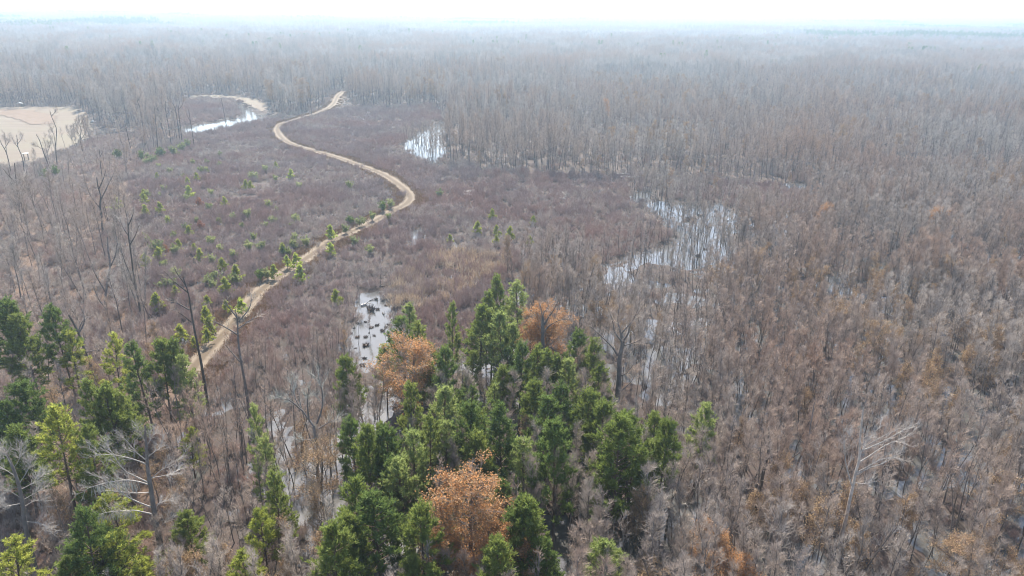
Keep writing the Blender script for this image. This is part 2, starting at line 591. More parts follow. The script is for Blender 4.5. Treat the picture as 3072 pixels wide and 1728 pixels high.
def sheet(name, poly, z, step, mat, label):
    x0, y0 = poly.min(0)
    x1, y1 = poly.max(0)
    xs, ys = np.arange(x0, x1 + step, step), np.arange(y0, y1 + step, step)
    X, Y = np.meshgrid(xs, ys)
    ins = inside(poly, X + 5 * (fbm(X, Y, 14, 3) - .5), Y + 8 * (fbm(X, Y, 14, 8) - .5))
    nx = len(xs)
    kk = (np.arange(len(ys) - 1)[:, None] * nx + np.arange(nx - 1)[None]).ravel()
    q = np.stack([kk, kk + 1, kk + nx + 1, kk + nx], 1)
    q = q[ins.ravel()[q].all(1)]
    Z = z + 0.05 * (fbm(X, Y, 12, 5) - .5)
    V = np.stack([X.ravel(), Y.ravel(), Z.ravel()], 1)
    used = np.unique(q)
    mp = np.zeros(len(V), int)
    mp[used] = np.arange(len(used))
    return tag(obj(name, mesh_quads(name, V[used], mp[q], [mat])), kind='structure', label=label)


m, nt, b = material('field_sand')
tc = nt.nodes.new('ShaderNodeNewGeometry')
mp_ = nt.nodes.new('ShaderNodeMapping')
mp_.inputs['Scale'].default_value = (0.10, 0.9, 1.0)
mp_.inputs['Rotation'].default_value = (0, 0, R(24))
nt.links.new(tc.outputs['Position'], mp_.inputs['Vector'])
n1, n2 = noise(nt, 0.03, 4.0), noise(nt, 0.35, 5.0, mp_.outputs[0])
c = mixc(nt, n2, (.105, .08, .058), (.20, .162, .12))
c = mixc(nt, ramp(nt, n1, 0.45, 0.7), c, (.155, .135, .09))
nt.links.new(c, b.inputs['Base Color'])
sheet('sandy_field', FIELD1, 0.72, 2.0, m, 'pale sandy field at the edge of the wood')
sheet('sandy_field', FIELD2, 0.72, 2.0, m, 'narrow pale field strip beyond the river bend')
SPUR = area([(1216, 578), (1240, 590), (1290, 600), (1268, 612), (1236, 618), (1212, 626)])
m, nt, b = material('field_stubble')
n2 = noise(nt, 0.25, 5.0)
nt.links.new(mixc(nt, n2, (.105, .068, .044), (.20, .148, .105)), b.inputs['Base Color'])
sheet('stubble_field', FIELDRUST, 0.86, 2.0, m, 'orange stubble patch within the sandy field')
sheet('road_shoulder', SPUR, 0.53, 0.6, m, 'small orange sandy spur at the outer bend of the dirt road')

# ------------------------------------------------------------------ growing plants
UP = np.array([0, 0, 1.0])


def norm(v):
    return v / (np.linalg.norm(v) + 1e-9)


def curve_segs(pts, r0, r1):
    n = len(pts) - 1
    return [(pts[i], pts[i + 1], r0 + (r1 - r0) * i / n, r0 + (r1 - r0) * (i + 1) / n) for i in range(n)]


def sweep(rng, p, d, L, n, wander, lift):
    pts = [np.array(p, float)]
    d = norm(np.array(d, float))
    for _ in range(n):
        d = norm(d + rng.normal(0, wander, 3) + np.array([0, 0, lift]))
        pts.append(pts[-1] + d * L / n)
    return pts, d


def along(pts, t):
    n = len(pts) - 1
    i = min(int(t * n), n - 1)
    f = t * n - i
    return pts[i] * (1 - f) + pts[i + 1] * f, norm(pts[i + 1] - pts[i])


def side(rng, d, ang):
    s = norm(np.cross(d, rng.normal(size=3)))
    return norm(d * math.cos(ang) + s * math.sin(ang))


def twigs_on(rng, pts, n, L, r, out, sub=3, t0=0.25, ang=(0.5, 1.0), lift=0.12, tips=None):
    """feathery twigs along a branch"""
    for _ in range(n):
        t = t0 + (1 - t0) * rng.random()
        p, d = along(pts, t)
        l = L * rng.uniform(.5, 1.1) * (1.1 - 0.5 * t)
        tp, td = sweep(rng, p, side(rng, d, rng.uniform(*ang)) + UP * 0.25, l, 2, .12, lift)
        out += curve_segs(tp, r, r * .45)
        for _ in range(sub):
            q, e = along(tp, rng.uniform(.2, 1))
            l2 = l * rng.uniform(.35, .65)
            tip = q + norm(side(rng, e, rng.uniform(.4, .9)) + UP * .15) * l2
            out.append((q, tip, r * .6, r * .22))
            if tips is not None:
                tips.append(tip)
        if tips is not None:
            tips.append(tp[-1])


def bare_tree(rng, H, r, base, nb, bl, el, nt_, tl, tr, sub=3, wander=.05, tips=None, dome=False):
    tp, _ = sweep(rng, (0, 0, -.5), UP + rng.normal(0, .04, 3), H * .92 + .5, 7, wander, .06)
    trunk = curve_segs(tp, r, r * .22)
    limbs, crown = [], []
    for i in range(nb):
        t = base + (1 - base) * ((i + rng.random()) / nb) ** 0.9
        p, d = along(tp, min(t, .999))
        az = rng.uniform(0, 2 * math.pi)
        e = R(rng.uniform(*el) + 18 * (t - base))
        dr = np.array([math.cos(az) * math.cos(e), math.sin(az) * math.cos(e), math.sin(e)])
        f = (t - base) / (1 - base)
        l = bl * rng.uniform(.6, 1.15) * ((.45 + .75 * math.sin(math.pi * min(1, .15 + .8 * f))) if dome else (1.15 - .75 * f))
        bp_, _ = sweep(rng, p, dr, l, 3, .13, .10)
        rb = max(tr * 1.5, r * .38 * (1.1 - t))
        limbs += curve_segs(bp_, rb, tr)
        twigs_on(rng, bp_, nt_, tl, tr, crown, sub, tips=tips)
    return trunk, limbs, crown


def bare_meshes(seed, mats, leaf=None, leafn=0, leafs=.16, **kw):
    rng = np.random.default_rng(seed)
    tips = []
    tr, li, cr = bare_tree(rng, tips=tips, **kw)
    g = Geo()
    g.wood(tr, 6)
    t = g.mesh('trunk', [mats[0]])
    g = Geo()
    g.wood(li, 4, 0)
    g.wood(cr, 3, 1)
    if leaf:
        T = np.array(tips)
        P = T[rng.integers(0, len(T), leafn)] + rng.normal(0, .16, (leafn, 3))
        g.blades(P, rng.normal(size=(leafn, 3)), leafs * rng.uniform(.7, 1.3, leafn), leafs * .42, rng, 2)
    return t, g.mesh('crown', [mats[0], mats[1]] + ([leaf] if leaf else []))


def join_mesh(name, parts):
    """parts: list of (mesh, matrix 4x4 or None) joined into one mesh"""
    V, Q, MI, mats, n = [], [], [], [], 0
    for me, mt in parts:
        nv = len(me.vertices)
        v = np.empty(nv * 3, np.float32)
        me.vertices.foreach_get('co', v)
        v = v.reshape(-1, 3)
        if mt is not None:
            A = np.array(mt)
            v = v @ A[:3, :3].T + A[:3, 3]
        q = np.empty(len(me.loops), np.int32)
        me.loops.foreach_get('vertex_index', q)
        mi = np.empty(len(me.polygons), np.int32)
        me.polygons.foreach_get('material_index', mi)
        lut = []
        for m_ in me.materials:
            if m_ not in mats:
                mats.append(m_)
            lut.append(mats.index(m_))
        V.append(v)
        Q.append(q.reshape(-1, 4) + n)
        MI.append(np.array(lut)[mi])
        n += nv
    return mesh_quads(name, np.concatenate(V), np.concatenate(Q), mats, np.concatenate(MI))


SW = [bare_meshes(100 + i, (M['swamp_bark'], M['swamp_twig']), H=9.8 + (i % 4) * .7, r=.09, base=.30 + .05 * (i % 3), nb=20 + 2 * (i % 4), bl=1.55 + .25 * (i % 4), el=((35, 66), (42, 70), (22, 60))[i % 3], nt_=12, tl=.95, tr=.0125, sub=6, wander=.06 + .04 * (i % 2), dome=i % 4 == 0) for i in range(7)]
SWT = [bare_meshes(140 + i, (M['swamp_bark'], M['rust_twig']), M['tan_leaf'], 1500, .12, H=8.6, r=.10, base=.32, nb=24, bl=2.0, el=(28, 55), nt_=7, tl=.9, tr=.016, sub=3) for i in range(3)]
THIN = [bare_meshes(170 + i, (M['swamp_bark'], M['swamp_twig']), H=10.5, r=.085, base=.62, nb=11, bl=1.3, el=(30, 60), nt_=6, tl=.8, tr=.016, sub=3) for i in range(4)]
FT = [bare_meshes(200 + i, (M['grey_bark'], M['grey_twig']), H=14.5 + 1.3 * (i % 3), r=.15, base=.34 + .05 * (i % 4), nb=20 + 3 * (i % 4), bl=2.4 + .55 * (i % 4), el=((30, 64), (18, 55), (38, 70))[i % 3], nt_=10, tl=1.5, tr=.02, sub=5) for i in range(6)]
FTR = [bare_meshes(230 + i, (M['grey_bark'], M['rust_twig']), M['tan_leaf'], 1600, .2, H=13.5, r=.19, base=.36, nb=24, bl=3.1, el=(25, 60), nt_=9, tl=1.5, tr=.022, sub=4) for i in range(2)]
MARSH = []
for i in range(6):
    rng = np.random.default_rng(300 + i)
    g, tw = Geo(), []
    for s_ in range(16):
        az, e = rng.uniform(0, 6.283), R(rng.uniform(48, 88))
        p = np.array([rng.normal(0, .22), rng.normal(0, .22), -.2])
        pts, _ = sweep(rng, p, (math.cos(az) * math.cos(e), math.sin(az) * math.cos(e), math.sin(e)), rng.uniform(1.3, 2.5), 2, .1, .05)
        tw += curve_segs(pts, .022, .010)
        twigs_on(rng, pts, 7, .75, .011, tw, 3, .2, (.35, .8))
    g.wood(tw, 3)
    MARSH.append((g.mesh('stems', [M['scrub_twig' if i < 4 else 'scrub_grey']]),))


def scatter(name, pts, rot, scl, idx, protos, label, cat=None):
    """one object: every plant stands on its own point"""
    me = bpy.data.meshes.new(name)
    me.vertices.add(len(pts))
    me.vertices.foreach_set('co', np.asarray(pts, np.float32).ravel())
    for nm, ty, arr in (('rot', 'FLOAT_VECTOR', rot), ('scl', 'FLOAT_VECTOR', scl)):
        a = me.attributes.new(nm, ty, 'POINT')
        a.data.foreach_set('vector', np.asarray(arr, np.float32).ravel())
    a = me.attributes.new('pick', 'INT', 'POINT')
    a.data.foreach_set('value', np.asarray(idx, np.int32))
    o = tag(obj(name, me), label=label, kind='stuff')
    ng = bpy.data.node_groups.new(name, 'GeometryNodeTree')
    ng.interface.new_socket('Geometry', in_out='INPUT', socket_type='NodeSocketGeometry')
    ng.interface.new_socket('Geometry', in_out='OUTPUT', socket_type='NodeSocketGeometry')
    N, L = ng.nodes, ng.links
    gi, go = N.new('NodeGroupInput'), N.new('NodeGroupOutput')
    ip = N.new('GeometryNodeInstanceOnPoints')
    jn = N.new('GeometryNodeJoinGeometry')
    for p in reversed(protos):
        so = bpy.data.objects.new(name + '_pattern', p)
        oi = N.new('GeometryNodeObjectInfo')
        oi.inputs[0].default_value = so
        ti = N.new('GeometryNodeGeometryToInstance')
        L.new(oi.outputs['Geometry'], ti.inputs[0])
        L.new(ti.outputs[0], jn.inputs[0])
    L.new(gi.outputs[0], ip.inputs['Points'])
    L.new(jn.outputs[0], ip.inputs['Instance'])
    ip.inputs['Pick Instance'].default_value = True
    for nm, sock, ty in (('pick', 'Instance Index', 'INT'), ('rot', 'Rotation', 'FLOAT_VECTOR'), ('scl', 'Scale', 'FLOAT_VECTOR')):
        na = N.new('GeometryNodeInputNamedAttribute')
        na.data_type = ty
        na.inputs[0].default_value = nm
        L.new(na.outputs[0], ip.inputs[sock])
    L.new(ip.outputs[0], go.inputs[0])
    md = o.modifiers.new('scatter', 'NODES')
    md.node_group = ng
    return o


def in_view(x, y, z=4.0, mu=260, mv=260):
    p = project(np.stack([x, y, np.full(np.shape(x), z)], -1))
    return (y > 20) & (p[..., 0] > -mu) & (p[..., 0] < 3072 + mu) & (p[..., 1] < 1728 + mv)


def jitter_grid(x0, x1, y0, y1, step, seed):
    rng = np.random.default_rng(seed)
    X, Y = np.meshgrid(np.arange(x0, x1, step), np.arange(y0, y1, step))
    X = X.ravel() + rng.uniform(-.55, .55, X.size) * step
    Y = Y.ravel() + rng.uniform(-.55, .55, Y.size) * step
    return X, Y, rng


def rs(rng, n, lo, hi, tilt=.05):
    rot = np.stack([rng.normal(0, tilt, n), rng.normal(0, tilt, n), rng.uniform(0, 6.283, n)], 1)
    s = rng.uniform(lo, hi, n)
    return rot, np.stack([s, s, s * rng.uniform(.9, 1.12, n)], 1)


# ---------------- the places of the larger single trees (filled further down, needed to keep other plants off them)
# pines: tip in the photograph (u, v), height, width, tone 0 dark / 1 mid / 2 pale / 3 yellow
PINES = []


def P(u, v, h, w, tone, label, grp):
    PINES.append((u, v, h, w, tone, label, grp))


CG, LG = 'pines of the clump in the swamp', 'pines of the wood left of the road'
P(1489, 838, 14.5, .75, 1, 'slim pine standing highest at the back of the middle clump', CG)
P(1557, 862, 14.5, 1.15, 2, 'broad light green pine at the back of the clump beside the slim tallest one', CG)
P(1457, 890, 13.0, .8, 1, 'narrow pine just below the slim tallest one of the clump', CG)
P(1437, 934, 14.0, 1.05, 1, 'full pine with a thick dark trunk at the back left of the clump', CG)
P(1473, 948, 13.0, .9, 2, 'light pine between the thick-trunked pine and the grey forked tree', CG)
P(1513, 958, 14.5, 1.05, 2, 'tall pale pine with long straight trunk left of the orange tree', CG)
P(1540, 985, 12.5, .8, 2, 'small light pine against the left of the orange tree', CG)
P(1354, 922, 14.5, .6, 1, 'thin lone pine with a tuft of needles on a long bare stem', CG)
P(1219, 926, 12.0, .8, 2, 'yellowish pine beside the near pool, hindmost of three', CG)
P(1207, 960, 13.0, .9, 0, 'dark pine beside the near pool, between a yellowish and a bright one', CG)
P(1247, 980, 12.5, .8, 1, 'bright green pine right of the dark one beside the near pool', CG)
P(1285, 1035, 9.0, .8, 1, 'low young pine above the domed rust tree', CG)
P(1151, 1045, 11.0, .7, 2, 'thin pale pine at the lower end of the near pool', CG)
P(1056, 1085, 13.0, .8, 1, 'pine left of the domed rust tree at the lower end of the pool', CG)
P(1040, 1140, 11.0, .7, 1, 'shorter pine below the one left of the domed rust tree', CG)
P(1338, 1065, 14.5, .95, 0, 'dark full pine right of the domed rust tree', CG)
P(1561, 1049, 14.0, .95, 0, 'bluish dark pine below the orange tree on its left', CG)
P(1612, 1053, 13.5, .85, 1, 'pine whose tip hides the foot of the grey forked tree', CG)
P(1644, 1068, 13.5, .95, 1, 'bright green pine below the orange tree', CG)
P(1668, 1088, 12.5, .8, 1, 'pine between the bright green one and the orange tree\'s right edge', CG)
P(1736, 1001, 13.0, .8, 0, 'dark tipped pine at the right edge of the orange tree', CG)
P(1775, 1033, 13.0, .85, 1, 'pine left of the great bare forked tree', CG)
P(1720, 1090, 13.0, .8, 2, 'thin pine with a bare lower stem below the orange tree\'s right edge', CG)
P(1790, 1105, 12.0, .9, 1, 'bushy pine at the foot of the great bare forked tree', CG)
P(1231, 1168, 13.5, .8, 1, 'pine below the domed rust tree', CG)
P(1318, 1176, 14.5, 1.0, 2, 'pale pine in the second row of the clump behind a dark one', CG)
P(1282, 1267, 14.0, .8, 1, 'narrow pine in the middle left of the clump', CG)
P(1326, 1283, 13.0, .8, 2, 'light narrow pine in the middle left of the clump', CG)
P(1421, 1220, 15.0, .95, 0, 'dark spiky pine in the very middle of the clump', CG)
P(1501, 1239, 15.5, 1.15, 0, 'big spreading dark pine in the middle of the clump', CG)
P(1064, 1275, 13.0, .8, 0, 'dark pine at the left edge of the clump over the tan tree', CG)
P(1100, 1299, 14.0, .85, 1, 'straight pine second from the left edge of the clump', CG)
P(1159, 1303, 14.0, .9, 0, 'dark full pine third from the left edge of the clump', CG)
P(1231, 1311, 14.5, .95, 2, 'pale needled pine left of the middle of the clump', CG)
P(1441, 1330, 13.0, .9, 1, 'broad low pine straight above the big rust tree', CG)
P(1580, 1327, 13.5, .95, 2, 'light yellow green round topped pine right of the big rust tree', CG)
P(1676, 1283, 17.0, .95, 0, 'tall dark pine with a long straight trunk right of the round topped one', CG)
P(1648, 1210, 14.0, .95, 0, 'deep green pine behind the tall straight one', CG)
P(1696, 1168, 13.5, .9, 0, 'dark bluish pine in the right rear of the clump', CG)
P(1745, 1185, 13.0, .9, 1, 'pine in the right rear of the clump left of the bare trunk', CG)
P(1799, 1220, 13.5, .95, 1, 'bright tipped pine by the trunk of the great bare forked tree', CG)
P(1620, 1155, 13.0, .9, 1, 'pine in the hollow below the orange tree', CG)
P(1859, 1271, 16.5, 1.3, 1, 'largest spreading pine at the right of the clump', CG)
P(1915, 1267, 15.0, 1.05, 1, 'bright pine leaning against the largest one', CG)
P(1994, 1287, 14.5, .8, 1, 'last pine on the right of the clump', CG)
P(1960, 1330, 12.0, .8, 2, 'thin pale pine beneath the last one on the right', CG)
P(1227, 1390, 13.5, .9, 2, 'pale pine above the left of the big rust tree', CG)
P(1180, 1400, 12.5, .85, 0, 'shaded pine in the left middle of the clump', CG)
P(1056, 1446, 14.0, 1.0, 1, 'dense bright pine at the lower left of the clump', CG)
P(1127, 1482, 14.5, 1.15, 0, 'great dark dense pine at the lower left of the clump', CG)
P(1266, 1525, 14.0, .95, 1, 'pine with open branches left of the big rust tree', CG)
P(1044, 1580, 12.5, .95, 1, 'light pine at the bottom left of the clump', CG)
P(1513, 1462, 11.5, .75, 0, 'dark pine hard against the right of the rust tree\'s dome', CG)
P(1557, 1512, 13.5, .85, 0, 'shaded pine right of the big rust tree', CG)
P(1602, 1540, 14.0, .9, 1, 'pine over the dark water right of the big rust tree', CG)
P(1489, 1655, 12.5, .9, 1, 'bright pine cut by the lower frame in front of the big rust tree', CG)
P(1799, 1640, 11.5, .95, 2, 'pale blue green pine near the lower frame right of the dark water', CG)
P(1302, 1705, 10.0, .6, 1, 'pine tip just showing at the lower frame below the open branched pine', CG)
P(1235, 1690, 10.0, .7, 1, 'pine top at the lower frame below the great dark pine', CG)
P(1640, 1640, 11.0, .8, 0, 'low shaded pine at the lower frame right of the rust tree', CG)
P(978, 1600, 14.0, 1.05, 1, 'bright dense pine by the small pool at the lower frame', CG)
P(2108, 1232, 13.0, .75, 2, 'lone yellow green pine among bare trees right of the clump', CG)
P(16, 906, 17.0, 1.2, 0, 'big dark pine at the left frame, hindmost of the left wood', LG)
P(60, 960, 15.0, 1.0, 1, 'pine right beside the big dark one at the left frame', LG)
P(163, 934, 15.5, .95, 0, 'dark topped pine with yellowing lower boughs at the back of the left wood', LG)
P(200, 1010, 12.0, .9, 3, 'yellowing pine in front of the dark topped one', LG)
P(330, 1017, 13.0, .8, 3, 'olive pine beside the pale broken snag', LG)
P(409, 1045, 14.5, 1.0, 0, 'dark green pine left of three by the end of the road', LG)
P(473, 1045, 14.0, .9, 1, 'middle pine of three by the end of the road', LG)
P(517, 1028, 14.0, .75, 1, 'slim pine right of three by the end of the road', LG)
P(549, 1075, 12.5, .8, 2, 'thin pale pine nearest the road', LG)
P(80, 1156, 14.0, 1.15, 0, 'round dark pine in the left wood', LG)
P(274, 1152, 15.0, .85, 1, 'pointed pine left of the white dead tree\'s top', LG)
P(320, 1175, 14.5, 1.0, 1, 'full pine straight above the white dead tree', LG)
P(378, 1184, 13.0, .9, 1, 'pine behind the white dead tree', LG)
P(151, 1247, 16.0, 1.1, 3, 'sparse olive pine with spreading bare limbs in the left wood', LG)
P(36, 1290, 13.0, 1.0, 1, 'bushy pine at the left frame below the round dark one', LG)
P(80, 1355, 9.0, .6, 0, 'small dark pine above the grey dead tree', LG)
P(254, 1290, 14.0, .95, 1, 'pine between the sparse olive pine and the white dead tree', LG)
P(8, 1225, 13.0, .9, 0, 'dark pine half outside the left frame', LG)
P(231, 1545, 14.0, 1.05, 0, 'deep green pine in the open between the two dead trees', LG)
P(338, 1490, 10.0, .95, 3, 'yellow green pine under the white dead tree\'s limbs', LG)
P(370, 1617, 10.0, 1.1, 3, 'bright yellow green pine left of the white dead trunk', LG)
P(300, 1600, 9.0, .9, 0, 'dark low pine beneath the white dead tree', LG)
P(294, 1655, 9.0, 1.1, 3, 'spreading yellow green pine at the lower frame', LG)
P(12, 1645, 12.0, 1.0, 3, 'yellow green pine in the lower left corner', LG)
P(200, 1690, 9.0, .9, 1, 'pine at the lower frame left of the spreading yellow green one', LG)
P(400, 1700, 8.0, .9, 3, 'low bright pine at the lower frame beside the white dead trunk', LG)
P(557, 1550, 9.0, .8, 1, 'light pine just right of the white dead trunk', LG)
P(560, 1295, 7.5, .6, 3, 'small vivid yellow green pine alone in the flooded wood', LG)
P(775, 1228, 12.5, .55, 2, 'slender light pine by the narrow strip of water', LG)
P(779, 1330, 10.5, .65, 2, 'slender pine below the other slender one by the strip of water', LG)
P(823, 1432, 12.0, .7, 1, 'dark slim pine left of the tan tree', LG)
P(779, 1540, 11.0, .75, 3, 'olive pine in the flooded wood near the lower frame', LG)
P(735, 1668, 10.0, .85, 3, 'yellowish pine top at the lower frame left of the small pool', LG)


def place_tip(u, v, h):
    d = ray(u, v)
    t = (h - CAM_H) / d[2]
    return d[0] * t, d[1] * t


KEEP = []                                    # (x, y, radius) kept clear of random swamp trees
for (u, v, h, w, *_r) in PINES:
    x, y = place_tip(u, v, h)
    KEEP.append((x, y, 1.6 * w))
RUST = [  # tip, height, width, leaf kind, label
    (1402, 1432, 15.0, 1.25, 0, 'great rust orange tree with a pinkish domed top at the lower frame'),
    (1490, 1540, 11.5, .8, 1, 'brighter orange tree leaning against the right of the great rust tree'),
    (1330, 1600, 9.5, .75, 1, 'low golden tree left under the great rust tree'),
    (1535, 1620, 9.5, .8, 1, 'orange tree at the lower frame right of the great rust tree'),
    (1430, 1640, 8.5, .7, 1, 'small golden brown tree in front of the great rust tree at the frame'),
    (1215, 1045, 14.5, 1.4, 0, 'domed rust brown tree left of the pines below the near pool'),
    (1660, 935, 14.0, 1.2, 1, 'wide orange tree behind the grey forked tree'),
    (1592, 975, 11.5, .75, 1, 'lower orange tree at the left of the wide orange one'),
    (945, 1330, 11.0, .95, 2, 'thin tan leaved tree at the left of the pine clump'),
    (2505, 912, 10.5, .9, 2, 'rust topped tree standing out among the bare trees'),
    (2665, 975, 10.0, .8, 2, 'yellow brown tree right of the rust topped one'),
    (2810, 628, 11.0, .9, 0, 'reddish tree among the bare trees far over on the right'),
    (2840, 770, 10.5, .7, 2, 'pinkish tan tree below the reddish one on the right'),
    (2480, 615, 10.0, .6, 0, 'small reddish tree right of the water strip'),
    (1775, 775, 10.0, .6, 2, 'small tan orange tree left of the big pool\'s lower end'),
    (2160, 800, 10.0, .8, 2, 'broad tan tree below the big pool'),
    (1820, 300, 15.0, .5, 0, 'single orange tree far back in the bare forest'),
    (2880, 1610, 7.5, .8, 2, 'golden brown tree near the lower right corner'),
    (2120, 1600, 7.5, .8, 0, 'reddish brown tree at the lower frame right of the pines'),
    (2200, 1690, 7.0, .8, 0, 'rusty low tree at the lower frame next to the reddish brown one'),
    (3010, 1420, 8.0, .8, 2, 'tan orange tree by the right frame'),
    (1970, 1690, 6.5, .7, 2, 'tan tree at the lower frame between pale pine and reddish brown tree'),
]
for (u, v, h, w, *_r) in RUST:
    x, y = place_tip(u, v, h)
    KEEP.append((x, y, 1.7 * w))
KEEP = np.array(KEEP)


def clear_of(x, y):
    ok = np.ones(len(x), bool)
    for kx, ky, kr in KEEP:
        ok &= (x - kx) ** 2 + (y - ky) ** 2 > kr * kr
    return ok


MARKS = [('the lone yellow green pine', 2108, 1330), ('the black slanting trunk', 2280, 1450), ('the pale sweeping dead tree', 2560, 1500), ('the rust topped tree', 2505, 1000),
         ('the yellow brown tree', 2665, 1060), ('the low tree with white arms', 2000, 1550), ('the great bare forked tree', 1850, 1100), ('the big pool', 2080, 700),
         ('the near pool', 1120, 950), ('the two slender pines', 775, 1290), ('the thin tan leaved tree', 945, 1400), ('the small vivid yellow pine', 560, 1330),
         ('the great rust orange tree', 1402, 1560), ('the golden brown corner tree', 2880, 1660), ('the tan tree by the frame', 3010, 1480), ('the pale blue green pine', 1799, 1690),
         ('the reddish far tree', 2810, 680), ('the tall grey thin trunk', 730, 1100), ('the white limbed dead tree', 450, 1500), ('the wide orange tree', 1660, 1000), ('the hunting stand', 82, 480),
         ('the sandy field', 120, 400), ('the ivy wrapped old tree', 318, 900), ('the twin trunked tree', 400, 800), ('the tall upright limbed tree', 305, 560), ('the reddish brown trunk', 60, 600),
         ('the big dark frame pine', 16, 1000), ('the outer road bend', 1235, 600), ('the far pool', 1275, 430), ('the river bend', 700, 340), ('the white bank logs', 1880, 540),
         ('the water strip', 2350, 645), ('the far road end', 1010, 290), ('the dark crooked tree', 2400, 1380), ('the right frame', 3060, 1000), ('the right frame', 3060, 560), ('the reed patch', 1350, 840),
         ('the straight of the road', 880, 800), ('the far road curve', 840, 400), ('the domed rust tree', 1215, 1150), ('the four white logs', 1405, 590)]
MK = np.array([(a, b) for _, a, b in MARKS], float)


def where(x, y, zc=3.0):
    """beside which landmark of the place a plant stands"""
    p = project((x, y, zc))
    d = (p - MK) * np.array([1, 1.25])
    k = int(np.argmin((d ** 2).sum(1)))
    dx, dy = d[k]
    side_ = ('right of ' if dx > 0 else 'left of ') if abs(dx) > abs(dy) else ('in front of ' if dy > 0 else 'behind ')
    return side_ + MARKS[k][0]


# ------------------------------------------------------------------ bare swamp trees
X, Y, rng = jitter_grid(-330, 360, 40, 330, 2.15, 41)
z = zones(X, Y)
rd = road_dist(X, Y)
standing = inside(POOLS['far'], X, Y) & (rng.random(len(X)) < np.where(X > -48, .75, .12))
standing |= (inside(POOLS['east'], X, Y) | inside(POOLS['strip'], X, Y)) & (rng.random(len(X)) < .5)
standing |= inside(POOLS['near'], X, Y) & (Y < 128) & (rng.random(len(X)) < .3)
ok = in_view(X, Y) & (standing | (~z['pool'] & ~z['scrub'] & ~z['field'] & ~z['left'] & ~z['back'] & ~z['reeds'] & (rd > 5)))
low = inside(LOW, X, Y)
ok &= ~(low & (rng.random(len(X)) < np.where(X > -27, .65, .15)))
pinew = z['pines']
ok &= ~(pinew & (rng.random(len(X)) < .80))
ok &= ~(z['flood'] & (X > 20) & (rng.random(len(X)) < .1))
ok &= (rng.random(len(X)) < 0.66 + 1.5 * (fbm(X, Y, 15, 51) - .40))
# the pine clump shades out most of the saplings
clump = area([(1180, 1100), (1400, 1060), (1900, 1130), (2020, 1430), (1900, 1700), (1500, 1800), (1040, 1800), (1000, 1500)])
ok &= ~(inside(clump, X, Y) & (rng.random(len(X)) < .55))
ok &= clear_of(X, Y)
X, Y, fl, low = X[ok], Y[ok], (z['flood'] | standing)[ok], low[ok]
H_ = height(X, Y)
rot, scl = rs(rng, len(X), .78, 1.12, .07)
scl *= (.72 + .62 * fbm(X, Y, 17, 53))[:, None]
scl[low] *= .55
tan = (rng.random(len(X)) < np.clip((fbm(X, Y, 26, 61) - .50) * 2.2, 0.02, .6)) & ~fl
scl[tan] *= .95
dist = np.hypot(X, Y)
pr = project(np.stack([X, Y, np.full(len(X), 6.)], 1))
seen = (pr[:, 0] > 0) & (pr[:, 0] < 3072) & (pr[:, 1] < 1740)
near = np.zeros(len(X), bool)
for sel in (~fl & ~tan, fl & ~tan, tan):
    q = np.where(sel & seen)[0]
    near[q[np.argsort(dist[q])][:(190 if sel is not tan else 110)]] = True
protos = [join_mesh('swamp_wood', [(t, None), (c, None)]) for t, c in SW + SWT + THIN]
pick = np.where(tan, 7 + rng.integers(0, 3, len(X)), np.where(fl & (rng.random(len(X)) < .75), 10 + rng.integers(0, 4, len(X)), np.where(rng.random(len(X)) < .24, 10 + rng.integers(0, 4, len(X)), rng.integers(0, 7, len(X)))))
scl[(pick >= 10) & ~fl & ~low] *= 1.1
far_ = ~near
scatter('swamp_woods', np.stack([X, Y, np.minimum(H_, .3)], 1)[far_], rot[far_], scl[far_], pick[far_], protos, 'mass of bare grey swamp trees reaching back to the right')
allp = SW + SWT + THIN
LBL = {0: ('bare_swamp_tree', 'bare feathery swamp tree', 'bare trees crowded in the swamp'),
       1: ('tan_swamp_tree', 'swamp tree in thin tan leaf', 'tan leaved trees crowded in the swamp'),
       2: ('flooded_sapling', 'thin long stemmed sapling in shallow water', 'thin saplings standing in the water')}


def size_word(f):
    return 'tall ' if f > 1.02 else ('low ' if f < .85 else 'middling ')



for i in np.where(near)[0]:
    t, c_ = allp[pick[i]]
    nm, lb, gp = LBL[0 if pick[i] < 7 else (1 if pick[i] < 10 else 2)]
    if pick[i] >= 10 and not fl[i]:
        nm, lb, gp = 'slim_bare_tree', 'long stemmed slim bare tree', 'slim stems among the bare swamp trees'
    e = empty(nm, (X[i], Y[i], min(H_[i], .3)), 0, tuple(scl[i]))
    e.rotation_euler = rot[i]
    tag(e, size_word(scl[i][2]) + lb + ' ' + where(X[i], Y[i]), 'tree', gp)
    obj('trunk', t, e)
    obj('crown', c_, e)

# ------------------------------------------------------------------ back forest: edge trees singly, then groves
X, Y, rng = jitter_grid(-420, 460, 250, 640, 4.4, 43)
z = zones(X, Y)
ok = in_view(X, Y, 10, 200) & z['back'] & ~z['field'] & ~z['pool'] & (road_dist(X, Y) > 5)
X, Y = X[ok], Y[ok]
zb = zones(X, Y - 16, 0)['back'] & zones(X, Y - 16, 0)['back']
edge = ~zones(X, Y - 22, 0)['back']
H_ = height(X, Y)
rot, scl = rs(rng, len(X), .62, 1.18, .05)
scl *= (.72 + .6 * fbm(X, Y, 30, 73))[:, None]
pick = rng.integers(0, 6, len(X))
scl *= np.where(X > 20, .86, 1.0)[:, None]
pr = project(np.stack([X, Y, np.full(len(X), 8.)], 1))
q = np.where(edge & (pr[:, 0] > 0) & (pr[:, 0] < 3072))[0]
q = q[np.argsort(np.hypot(X[q], Y[q]))][:280]
single = np.zeros(len(X), bool)
single[q] = True
fprotos = [join_mesh('forest_wood', [(t, None), (c, None)]) for t, c in FT + FTR]
